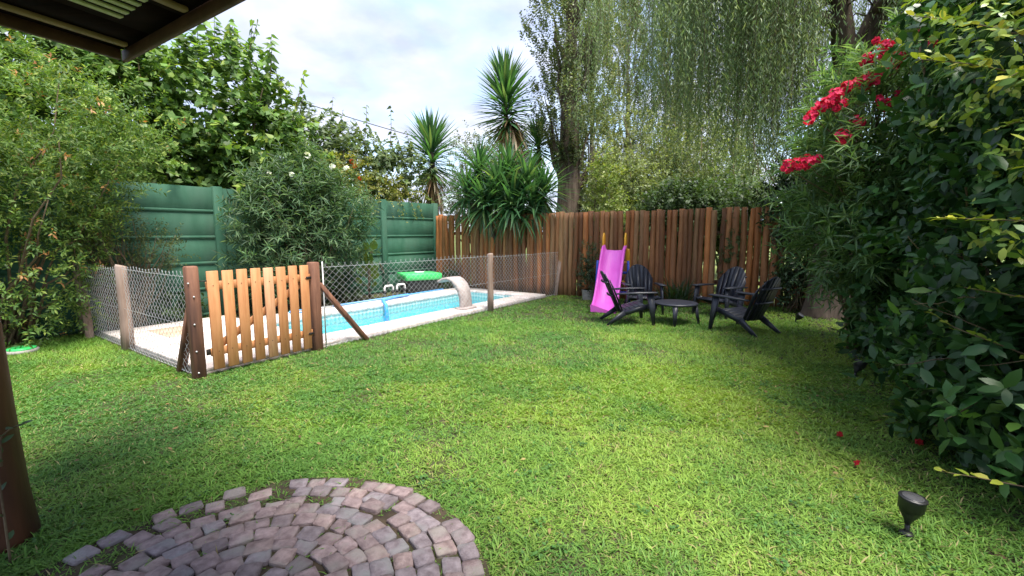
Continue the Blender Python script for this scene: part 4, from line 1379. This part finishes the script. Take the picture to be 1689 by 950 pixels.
# ---------------------------------------------- poplars
def poplar(lab, base, h_, r_, n_s, cols, z0=1.5, trunk_r=.2, ll=.075, lean=(0, 0), bark='pale_bark', n_br=22):
    t_ = thing('poplar_tree', lab, 'tree', (*base, 0), 'poplars behind the log fence')
    b0 = np.array([*base, 0.])
    g = Geo(); zs = np.linspace(-.1, h_ * .95, 10)
    pts = np.stack([b0[0] + lean[0] * zs + rng.normal(size=10) * .05, b0[1] + lean[1] * zs, zs], 1)
    tube(g, pts, np.linspace(trunk_r, .03, 10) * np.where(zs < .3, 1.25, 1), 10, wob=.10)
    ends = []
    for k_ in range(n_br):
        i = rng.integers(1, 7); a = pts[i]
        az_ = rng.uniform(0, 6.28); rr_ = r_ * rng.uniform(.5, 1.0)
        e = a + np.array([math.cos(az_) * rr_, math.sin(az_) * rr_, rng.uniform(1.5, 3.5)])
        c = branch(a, e, 6, .06, -.08); tube(g, c, np.linspace(trunk_r * .3, .012, 6), 5); ends.append(c)
    g.build('trunk', bark, t_, smooth=True)
    zc = rng.uniform(z0, h_, n_s)
    rp_ = r_ * np.interp((zc - z0) / (h_ - z0), [0, .12, .45, .85, 1], [.35, .8, 1, .7, .1]) * (1 + .25 * np.sin(zc * 2.1 + base[0]) + .15 * np.sin(zc * 5.3))
    az_ = rng.uniform(0, 6.28, n_s); q = np.sqrt(rng.uniform(.12, 1, n_s))
    # gather into upright sprays
    az_ = az_ + .5 * np.sin(az_ * 5 + zc * .8)
    P_ = np.stack([b0[0] + lean[0] * zc + np.cos(az_) * rp_ * q, b0[1] + lean[1] * zc + np.sin(az_) * rp_ * q, zc], 1)
    D_ = nrm(np.stack([np.cos(az_) * .45, np.sin(az_) * .45, np.ones(n_s)], 1) + rng.normal(size=(n_s, 3)) * .2)
    pos, d, up, tt_ = sprigs(P_, D_, .5 * rng.uniform(.6, 1.3, n_s), 12, 1.0, .0, .3)
    tw_ = np.repeat(rng.normal(size=n_s) * .15, 12)
    foliage(t_, T_DIAMOND, .85, LM, pos, d, up, ll * rng.uniform(.7, 1.2, len(pos)), np.clip(palette(len(pos), cols) * (1 + tw_)[:, None], .01, .6), 0, 'crown')
    # feathery bare twigs along the lower trunk
    g = Geo()
    for k_ in range(26):
        i = rng.integers(1, 5); a = pts[i] + rng.normal(size=3) * np.array([.1, .1, .6])
        az2 = rng.uniform(0, 6.28); e = a + np.array([math.cos(az2) * rng.uniform(.3, 1.0), math.sin(az2) * .4, rng.uniform(.8, 2.2)])
        tube(g, branch(a, e, 6, .12, -.1), np.linspace(.012, .004, 6), 4)
    g.build('bare_twigs', 'pale_bark', t_, smooth=True)
    return t_


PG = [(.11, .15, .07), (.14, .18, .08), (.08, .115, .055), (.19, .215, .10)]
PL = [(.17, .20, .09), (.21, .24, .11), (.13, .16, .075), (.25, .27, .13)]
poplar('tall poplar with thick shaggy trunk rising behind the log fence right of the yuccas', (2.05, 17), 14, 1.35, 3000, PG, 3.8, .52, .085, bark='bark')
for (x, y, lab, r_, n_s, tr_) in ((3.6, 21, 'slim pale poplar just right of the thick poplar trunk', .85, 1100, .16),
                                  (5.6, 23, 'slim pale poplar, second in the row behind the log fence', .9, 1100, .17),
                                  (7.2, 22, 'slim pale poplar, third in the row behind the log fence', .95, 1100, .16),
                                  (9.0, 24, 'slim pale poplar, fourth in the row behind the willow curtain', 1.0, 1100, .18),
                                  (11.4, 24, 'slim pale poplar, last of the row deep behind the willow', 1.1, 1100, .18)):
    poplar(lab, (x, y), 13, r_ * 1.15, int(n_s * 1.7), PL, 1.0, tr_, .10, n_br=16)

# ---------------------------------------------- left side
LC = [(.135, .22, .045), (.10, .18, .04), (.065, .13, .03), (.22, .29, .06)]
shrub('bushy_shrub', 'large yellow green small-leaved shrub with reddish tips at the left edge', 'shrub', (-7.3, 6.4, 0),
      [(-7.1, 6.5, 1.5, 1.15, 1.0, 1.6), (-6.75, 6.6, 3.0, 1.35, 1.1, 1.15), (-8.2, 5.6, 2.1, 1.4, 1.4, 2.2), (-6.05, 7.1, 2.95, .65, .55, .45), (-6.85, 6.8, 2.2, .8, .7, .9)],
      5200, 12, .30, .075, .34, T_DIAMOND, LC, [3, 4, 3, 2], LM, n_obj=300, inner=.6, n_stem=40, stem_r=.025, seed=2,
      tipcol=(.045, [(.36, .16, .06), (.42, .24, .09)], .6), upb=.35, spread=.85)
shrub('twiggy_shrub', 'thin twiggy grey green shrub in front of the green wall by the fence', 'shrub', G(.45, 3.8),
      [(*G(.42, 3.75, 1.45), .62, .32, .55), (*G(.1, 3.7, 1.75), .4, .3, .35), (*G(.9, 3.8, 1.3), .4, .3, .4)],
      330, 9, .22, .06, .42, T_DIAMOND, [(.09, .12, .05), (.12, .15, .06), (.06, .09, .04)], None, LM, rot=GA, n_obj=120, inner=.3, n_stem=70, stem_r=.014, seed=5, filt=lambda p: uv_of(p[:, 0], p[:, 1])[1] < 4.05)
MC = [(.145, .25, .055), (.115, .21, .05), (.08, .155, .04), (.25, .33, .07)]
mul, mP, mD = shrub('mulberry_tree', 'dense leafy tree with broad leaves hanging over the green wall at left', 'tree', G(2.0, 5.7),
      [(-6.55, 10.2, 4.0, 1.55, 1.2, 1.7), (-8.3, 9.4, 4.0, 1.8, 1.4, 1.9), (-5.65, 10.3, 3.4, 1.1, .9, 1.1), (-7.3, 9.3, 2.95, 1.4, .75, .65), (-10.3, 8.2, 3.6, 1.6, 1.4, 2.2), (-6.0, 9.9, 2.85, 1.0, .6, .5), (-9.2, 9.2, 5.2, 1.6, 1.3, 1.2)],
      4300, 10, .42, .13, .82, T_HEART, MC, [4, 4, 3, 1.3], LM, n_obj=240, inner=.55, n_stem=40, stem_r=.05, seed=6, droop=.35, upb=.45, group='trees beyond the green wall',
      filt=lambda p: (uv_of(p[:, 0], p[:, 1])[1] > 4.35) | (p[:, 2] > 2.5))
me_ = None
for k_ in range(14):
    x = -6.9 + .17 * k_ + rng.normal() * .12; y = 10.2 + rng.normal() * .4; z = 5.15 - .10 * max(0, k_ - 7) - .04 * (k_ - 8) ** 2 * (k_ > 8)
    a = np.array([x, y, z]); e = a + np.array([rng.uniform(-.05, .3), rng.normal() * .15, rng.uniform(.6, 1.15)])
    me_ = shoot(mul, [a, a * .6 + e * .4 + [.02, 0, .05], e], 12, .23, T_HEART, .55, MC, .9, 1.0, .012, 'leaf', 'leaf_object', me_)

far, fP, fD = shrub('sapling_tree', 'loose airy young tree with long upright shoots behind the green wall', 'tree', (-4.7, 12.9, 0),
      [(-5.4, 12.4, 3.5, 1.1, .9, 1.4), (-4.5, 13.2, 3.4, 1.0, .8, 1.15), (-3.5, 13.9, 3.2, .95, .8, .95)],
      1150, 9, .42, .13, .62, T_HEART, [(.11, .16, .07), (.14, .19, .08), (.085, .13, .06)], None, LM, n_obj=150, inner=.3, n_stem=30, stem_r=.03, seed=8, droop=.35, upb=.6, group='trees beyond the green wall')
me_ = None
for k_ in range(17):
    x = -6.2 + .195 * k_; y = 12.6 + .1 * k_ + rng.normal() * .3; z = 4.15 + .2 * rng.normal() - .03 * k_
    a = np.array([x, y, z]); e = a + np.array([rng.normal() * .15, rng.normal() * .15, rng.uniform(.7, 1.5)])
    me_ = shoot(far, [a, (a + e) / 2 + [.03, 0, .05], e], 11, .20, T_HEART, .5, [(.10, .15, .07), (.13, .18, .08)], .9, 1.0, .011, 'leaf', 'leaf_object', me_)

# climbing trumpet vine on the wall top
tv, tP, tD = shrub('trumpet_vine', 'yellowish climbing vine with small orange flowers on top of the green wall', 'climber', G(6.2, 4.45),
      [(*G(5.2, 4.5, 2.95), .9, .4, .65), (*G(6.3, 4.5, 2.75), .9, .35, .5), (*G(7.2, 4.45, 2.6), .6, .3, .3)],
      620, 10, .32, .07, .5, T_DIAMOND, [(.24, .25, .06), (.18, .21, .05), (.12, .16, .045), (.30, .28, .09)], None, LM, rot=GA, inner=.35, n_stem=14, seed=12, droop=.5,
      filt=lambda p: p[:, 2] > 2.3)
for p in ((-4.03, 11.75, 3.4), (-3.98, 11.8, 3.3), (-3.85, 11.8, 2.98)):
    flower_head(tv, p, .05, [(.62, .12, .03), (.55, .16, .05)], 8, 'flower', .05)
for u_ in (6.6, 7.1, 7.35):
    g = Geo(); a = G(u_, 4.12, 2.52); c = branch(a, a + np.array([.15, -.05, -.45]), 7, .12); tube(g, c, .004, 4); g.build('tendril', 'twig', tv)
    g = Geo(); pos, d, up, _ = sprigs(c[1:], nrm(np.tile([.3, -.3, -.8], (6, 1))), .06, 4, 1.0, .3); put_leaves(g, T_DIAMOND, pos, d, up, .06, .035, palette(len(pos), [(.2, .23, .06)]))
    o = g.build('tendril_leaves', 'leaf', tv); o['kind'] = 'stuff'

# white oleander
wo, wP, wD = shrub('white_oleander', 'rounded grey green oleander bush with a few white flowers in front of the wall', 'oleander', G(3.6, 3.55),
      [(*G(3.4, 3.5, 1.9), 1.1, .5, 1.15), (*G(2.75, 3.45, 1.6), .72, .45, .9), (*G(4.25, 3.55, 1.75), .8, .5, 1.05), (*G(3.6, 3.6, 2.5), .85, .5, .65)],
      1150, 15, .42, .175, .15, T_LANCE, [(.065, .125, .06), (.085, .155, .07), (.045, .095, .046), (.13, .20, .095)], None, LM, rot=GA, n_obj=300, inner=.4, lump=.26, n_stem=36, stem_r=.016, seed=14, upb=.5, spread=.8, zmin=.45)
for p in ((-4.93, 9.35, 2.82), (-4.34, 9.2, 2.74), (-5.03, 9.2, 2.35), (-3.7, 9.6, 2.97), (-4.15, 9.5, 3.18), (-3.45, 9.7, 2.95), (-4.85, 9.3, 2.75)):
    flower_head(wo, p, .055, [(.82, .82, .80), (.74, .75, .72)], 7, 'flower', .045)

# broad-leaved plant by the filter
bp2 = thing('paddle_leaf_plant', 'yellow green plant with broad paddle leaves beside the white filter pipes', 'plant', G(5.15, 3.6))
mew = leaf_mesh('leaf', T_OVAL, .72, 'leaf_object')
gst = Geo()
for k_ in range(16):
    z_ = .25 + .06 * k_; a = G(5.15 + rng.normal() * .06, 3.6 + rng.normal() * .05, z_)
    az_ = rng.uniform(-2.9, -.3); dd = nrm(np.array([math.cos(az_), math.sin(az_) * .6, rng.uniform(.2, .9)]))
    e = a + dd * rng.uniform(.08, .2)
    tube(gst, [a - ZX * .1, a, e], [.014, .011, .008], 6)
    leaf_objects(bp2, mew, e[None], nrm(dd + [0, 0, .4])[None], np.array([[rng.normal() * .5, -.9, .3]]), [rng.uniform(.20, .32)], palette(1, [(.18, .26, .04), (.26, .30, .06), (.11, .19, .035)]))
c = G(5.15, 3.6); tube(gst, [c, c + ZX * .6, c + ZX * 1.15], [.03, .025, .015], 7)
gst.build('stem', 'twig', bp2, smooth=True)
# low dark greenery at the foot of the wall
for i, (u_, v_, r_, lab) in enumerate(((1.2, 3.95, .3, 'small dark leafy plant at the wall foot behind the gate'), (2.6, 3.85, .35, 'small dark leafy plant under the white oleander, nearest the gate'), (4.6, 3.8, .35, 'small dark leafy plant under the far side of the white oleander'), (7.6, 3.2, .3, 'small dark leafy plant between the green lid and the log fence'))):
    shrub('border_plant', lab, 'plant', G(u_, v_), [(*G(u_, v_, r_ * .8), r_ * 1.3, r_ * .6, r_)], 70, 9, .2, .11, .4, T_OVAL, [(.04, .075, .03), (.06, .10, .035)], None, LM, rot=GA, n_stem=8, stem_r=.008, group='small plants along the green wall', zmin=.04)

# ---------------------------------------------- plants along the log fence
fv1, *_ = shrub('fence_ivy', 'dark ivy mass hanging over the right part of the log fence', 'climber', (5.95, 9.55, 0),
      [(5.65, 9.55, 2.3, .55, .35, .65), (6.1, 9.3, 2.75, .7, .5, .6), (5.95, 9.4, 1.7, .42, .3, .6), (6.6, 9.2, 2.0, .6, .4, 1.0)],
      800, 9, .25, .09, .6, T_OVAL, [(.022, .045, .02), (.03, .06, .024), (.045, .075, .03)], None, GM, inner=.35, n_stem=16, seed=21, n_obj=150)
shrub('fence_shrub', 'small dark shrub at the foot of the log fence beside the willow trunk', 'shrub', (5.75, 9.1, 0),
      [(5.8, 9.1, .95, .42, .3, .45), (5.6, 9.15, .6, .3, .25, .35)], 240, 8, .2, .085, .5, T_OVAL, [(.03, .06, .025), (.045, .08, .03)], None, GM, n_stem=12, stem_r=.014, seed=22, inner=.3)
shrub('wall_creeper', 'narrow creeper climbing the log fence between the two right-hand chairs', 'climber', (4.92, 10.25, 0),
      [(4.95, 10.2, 1.45, .24, .15, .5), (4.85, 10.22, .95, .16, .12, .4), (5.05, 10.2, 1.85, .16, .12, .25)], 200, 8, .16, .06, .5, T_DIAMOND, [(.06, .10, .035), (.085, .13, .045)], None, LM, n_stem=9, stem_r=.01, seed=23, inner=.2)
shrub('potted_shrub', 'slim dark shrub growing out of the grey pot by the fence', 'shrub', (1.83, 10.9, .2),
      [(1.85, 10.88, .85, .22, .18, .55), (1.8, 10.9, .5, .17, .15, .3)], 240, 9, .16, .055, .45, T_DIAMOND, [(.03, .06, .028), (.045, .08, .035)], None, LM, n_stem=12, stem_r=.008, seed=24, inner=.2)
ag = thing('strappy_plant', 'clump of dark strap leaves at the fence foot behind the round table', 'plant', (3.75, 10.2, 0))
p, d, up, l_ = yucca_leaves((3.75, 10.2, .0), (3.75, 10.2, .12), 120, .62, 75, 4)
p += rng.normal(size=p.shape) * np.array([.14, .08, .01])
foliage(ag, t_strap(4, .35), .055, LM, p, d, up, l_, palette(120, [(.03, .065, .028), (.045, .085, .035)]), 120)
g = Geo(); tube(g, [(3.75, 10.2, -.02), (3.75, 10.2, .1)], [.12, .05], 8); g.build('crown_base', 'soil', ag)
# greenery beyond the fence
shrub('young_poplar', 'bright yellow green sapling just behind the log fence, left of the slide', 'tree', (2.9, 14, 0),
      [(2.9, 14, 2.7, .55, .4, .9), (2.75, 14, 3.4, .4, .3, .6), (3.1, 14, 2.2, .5, .4, .5)], 330, 9, .3, .085, .7, T_DIAMOND, [(.20, .27, .06), (.15, .22, .05), (.26, .30, .08)], None, LM, n_stem=18, stem_r=.02, seed=31, inner=.25, group='greenery behind the log fence')
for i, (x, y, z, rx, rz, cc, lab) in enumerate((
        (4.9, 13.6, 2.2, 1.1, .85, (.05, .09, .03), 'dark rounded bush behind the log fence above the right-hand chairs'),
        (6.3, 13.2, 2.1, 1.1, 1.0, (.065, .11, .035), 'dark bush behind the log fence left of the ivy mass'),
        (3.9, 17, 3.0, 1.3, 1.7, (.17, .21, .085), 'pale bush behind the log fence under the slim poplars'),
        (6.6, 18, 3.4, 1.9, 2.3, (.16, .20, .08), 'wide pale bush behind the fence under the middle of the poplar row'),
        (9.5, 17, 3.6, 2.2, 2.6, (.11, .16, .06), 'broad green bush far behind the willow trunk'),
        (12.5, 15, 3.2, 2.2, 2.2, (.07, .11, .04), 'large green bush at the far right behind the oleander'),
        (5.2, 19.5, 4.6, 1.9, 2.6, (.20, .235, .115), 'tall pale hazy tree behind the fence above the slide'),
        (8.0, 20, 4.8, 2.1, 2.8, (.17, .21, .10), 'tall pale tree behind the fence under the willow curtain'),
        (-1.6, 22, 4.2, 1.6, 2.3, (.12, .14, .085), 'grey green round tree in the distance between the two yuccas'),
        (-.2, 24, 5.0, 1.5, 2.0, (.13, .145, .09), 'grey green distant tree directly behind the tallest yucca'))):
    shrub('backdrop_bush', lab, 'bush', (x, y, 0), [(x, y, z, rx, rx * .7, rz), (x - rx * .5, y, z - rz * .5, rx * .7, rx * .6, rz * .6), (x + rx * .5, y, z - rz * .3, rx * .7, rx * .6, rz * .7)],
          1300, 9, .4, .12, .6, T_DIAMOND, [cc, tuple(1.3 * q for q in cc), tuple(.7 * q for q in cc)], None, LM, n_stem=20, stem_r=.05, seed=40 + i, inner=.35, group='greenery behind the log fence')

# sprig on the log post
sp = thing('post_climber', 'sprig of broad dark leaves on the log post at the left edge', 'climber', (-2.42, 2.08, 0))
me_ = shoot(sp, [(-2.43, 2.05, .5), (-2.42, 2.05, .64), (-2.36, 2.05, .69), (-2.27, 2.04, .72)], 7, .075, T_OVAL, .5, [(.04, .08, .035), (.055, .10, .04)])
shoot(sp, [(-2.44, 2.04, .0), (-2.45, 2.05, .5), (-2.44, 2.05, .86)], 8, .065, T_OVAL, .5, [(.04, .08, .035), (.055, .10, .04)], shared=me_)

# ================================================================== GRASS
HEDGE_LINE = np.array([(2.55, 0.0), (2.66, 2.0), (3.0, 3.2), (3.55, 4.3), (4.2, 5.6), (5.1, 7.3), (5.5, 8.6), (6.0, 10)])
ST = np.array(STONES)


def grass_points(n_, x0, x1, y0, y1):
    x = rng.uniform(x0, x1, n_); y = rng.uniform(y0, y1, n_)
    u_, v_ = uv_of(x, y)
    # inside view wedge (with margin) and on the lawn
    k = np.abs(x) < y * 1.25 + .8
    k &= ~((u_ > -.02) & (v_ > .06))
    k &= (v_ < 4.1)
    fu = np.interp(v_, [q[1] for q in FP[::-1]], [q[0] for q in FP[::-1]])
    k &= u_ < fu - .02
    hx = np.interp(y, HEDGE_LINE[:, 1], HEDGE_LINE[:, 0])
    over = x - hx
    k &= (over < -.75) | (rng.random(n_) < np.interp(over + .25 * snoise(x, y, 19, 2.5, 3), [-.75, -.2, .2, 1.0], [1, .72, .42, .08]))
    r_ = np.hypot(x - PC[0], y - PC[1])
    an = np.degrees(np.arctan2(y - PC[1], x - PC[0]))
    k &= (r_ > PR - .02 + .03 * np.sin(an * .3)) | (rng.random(n_) < .55)
    x, y, r_ = x[k], y[k], r_[k]
    ins = r_ < PR + .1
    bad = np.zeros(len(x), bool)
    ii = np.where(ins)[0]
    if len(ii):
        for (sx, sy, a, hw, hh) in ST:
            dx_ = x[ii] - sx; dy_ = y[ii] - sy; c_, s_ = math.cos(a), math.sin(a)
            bad[ii] |= (np.abs(dx_ * c_ + dy_ * s_) < hw * .98) & (np.abs(-dx_ * s_ + dy_ * c_) < hh * .98)
    return x[~bad], y[~bad]


def grass(n_, x0, x1, y0, y1, ln, wd, T, up=.55, tuft=6):
    tx, ty = grass_points(n_ // tuft, x0, x1, y0, y1)
    # blades spring from tufts, leaning outwards
    x = np.repeat(tx, tuft); y = np.repeat(ty, tuft); n_ = len(x)
    az = rng.uniform(0, 6.28, n_); ro = np.abs(rng.normal(size=n_)) * .012
    x = x + np.cos(az) * ro; y = y + np.sin(az) * ro
    tsz = np.repeat(rng.gamma(6, 1 / 6, len(tx)), tuft)
    # patchy sward: thin spots, lush spots, straw
    patch = snoise(x, y, 5, 1.1, 4); fine = snoise(x, y, 6, 5.0, 3); dry = snoise(x, y, 8, .8, 3)
    thin = snoise(x, y, 15, 2.6, 3)
    k = rng.random(n_) < np.interp(thin + .15 * np.clip(y - 3.2, -1, .6), [-.85, -.5, .05], [.35, .7, 1])
    x, y, patch, fine, dry, az, tsz = x[k], y[k], patch[k], fine[k], dry[k], az[k] + rng.normal(size=int(k.sum())) * .5, tsz[k]; n_ = len(x)
    tl = np.abs(rng.normal(size=n_) * .5) + up
    d = np.stack([np.cos(az), np.sin(az), 1.15 / tl * .6], 1)
    ov_ = x - np.interp(y, HEDGE_LINE[:, 1], HEDGE_LINE[:, 0])
    pos = np.stack([x, y, np.where(ov_ > -.6, np.maximum(hz(x, y), .013), hz(x, y)) - .003], 1)
    upv = np.stack([-np.cos(az) * .6, -np.sin(az) * .6, np.ones(n_)], 1) + rng.normal(size=(n_, 3)) * .25
    A_ = np.array([.138, .27, .044]); B_ = np.array([.235, .345, .058]); C_ = np.array([.085, .20, .044]); D_ = np.array([.36, .31, .14])
    f = np.clip(.45 + .75 * patch + .4 * fine + rng.normal(size=n_) * .28, 0, 1)[:, None]
    col = C_ * (1 - f) + A_ * f
    f2 = np.clip(.10 + .85 * dry + .4 * fine + rng.normal(size=n_) * .24, 0, 1)[:, None]
    col = col * (1 - f2) + B_ * f2
    st = rng.random(n_) < np.interp(patch - fine, [-1.2, 1.2], [.10, .02])
    col[st] = D_ * rng.uniform(.6, 1.1, (int(st.sum()), 1))
    col *= rng.uniform(.75, 1.25, (n_, 1))
    g = Geo()
    l_ = ln * rng.uniform(.5, 1.3, n_) * (1 + .22 * patch) * np.clip(tsz, .5, 1.7)
    put_leaves(g, T, pos, d, upv, l_, wd * rng.uniform(.7, 1.3, n_), col)
    return g


T_BLADE3 = (np.array([[0, .42, 0], [0, -.42, 0], [.55, .5, -.05], [.55, -.5, -.05], [1, 0, -.30]]), np.array([[0, 1, 3], [0, 3, 2], [2, 3, 4]]))
T_BLADE2 = (np.array([[0, 0, 0], [.42, .5, .0], [1, 0, -.22], [.42, -.5, .0]]), np.array([[0, 2, 1], [0, 3, 2]]))
T_BLADE1 = (np.array([[0, .5, 0], [0, -.5, 0], [1, 0, -.08]]), np.array([[0, 1, 2]]))
allg = Geo()
for a in (grass(340000, -4.6, 4.4, 1.6, 3.6, .037, .0058, T_BLADE3), grass(300000, -7.4, 5.6, 3.6, 5.4, .040, .0085, T_BLADE2),
          grass(330000, -8.5, 6.5, 5.4, 8.2, .05, .010, T_BLADE1), grass(160000, -9.5, 7.0, 8.2, 12.2, .055, .014, T_BLADE1)):
    off = allg.n
    allg.v += a.v; allg.c += a.c; allg.f += [q + off for q in a.f]; allg.n += a.n
# clover and small weeds among the blades, a few dry leaves
cx, cy = grass_points(520, -4.5, 5.0, 2.0, 7.0)
for k_ in range(len(cx)):
    m_ = int(rng.integers(8, 26)); sp_ = rng.uniform(.02, .07)
    q = np.stack([cx[k_] + rng.normal(size=m_) * sp_, cy[k_] + rng.normal(size=m_) * sp_, rng.uniform(.012, .032, m_)], 1)
    az = rng.uniform(0, 6.28, m_)
    put_leaves(allg, T_OVAL, q, np.stack([np.cos(az), np.sin(az), rng.uniform(-.1, .4, m_)], 1), np.tile([0, 0, 1.], (m_, 1)) + rng.normal(size=(m_, 3)) * .25, rng.uniform(.014, .03, m_), .017, palette(m_, [(.07, .17, .04), (.10, .21, .045), (.055, .13, .04)]))
cx, cy = grass_points(240, -4.5, 5.5, 1.9, 8.5); m_ = len(cx)
az = rng.uniform(0, 6.28, m_)
put_leaves(allg, T_OVAL, np.stack([cx, cy, rng.uniform(.02, .035, m_)], 1), np.stack([np.cos(az), np.sin(az), rng.normal(size=m_) * .2], 1), np.tile([0, 0, 1.], (m_, 1)) + rng.normal(size=(m_, 3)) * .4, rng.uniform(.025, .06, m_), .02, palette(m_, [(.24, .15, .07), (.32, .23, .10), (.15, .09, .05)]))
o = allg.build('grass', 'grass_blade')
o['kind'] = 'stuff'; tag(o, 'short patchy green lawn grass with yellowish spots', 'grass')
# sparse weeds in the soil strip inside the pool fence
n_ = 9000
u_ = rng.uniform(.02, 8.2, n_); v_ = rng.uniform(.06, 4.1, n_)
k = ((v_ > 3.66) | ((u_ > 1.9) & (v_ > 3.02)) | (u_ > POOL_U1 + .55)) & (rng.random(n_) < .8)
p2 = O2 + u_[k][:, None] * U2 + v_[k][:, None] * V2; n_ = len(p2)
az = rng.uniform(0, 6.28, n_)
g = Geo()
put_leaves(g, T_BLADE1, np.stack([p2[:, 0], p2[:, 1], np.full(n_, -.012)], 1), np.stack([np.cos(az) * .5, np.sin(az) * .5, np.ones(n_)], 1), np.stack([-np.cos(az), -np.sin(az), np.ones(n_)], 1), .08 * rng.uniform(.5, 1.2, n_), .012, palette(n_, [(.09, .15, .035), (.14, .19, .045)]))
o = g.build('weeds', 'grass_blade'); o['kind'] = 'stuff'; tag(o, 'thin weedy grass on the soil between pool and walls', 'grass')
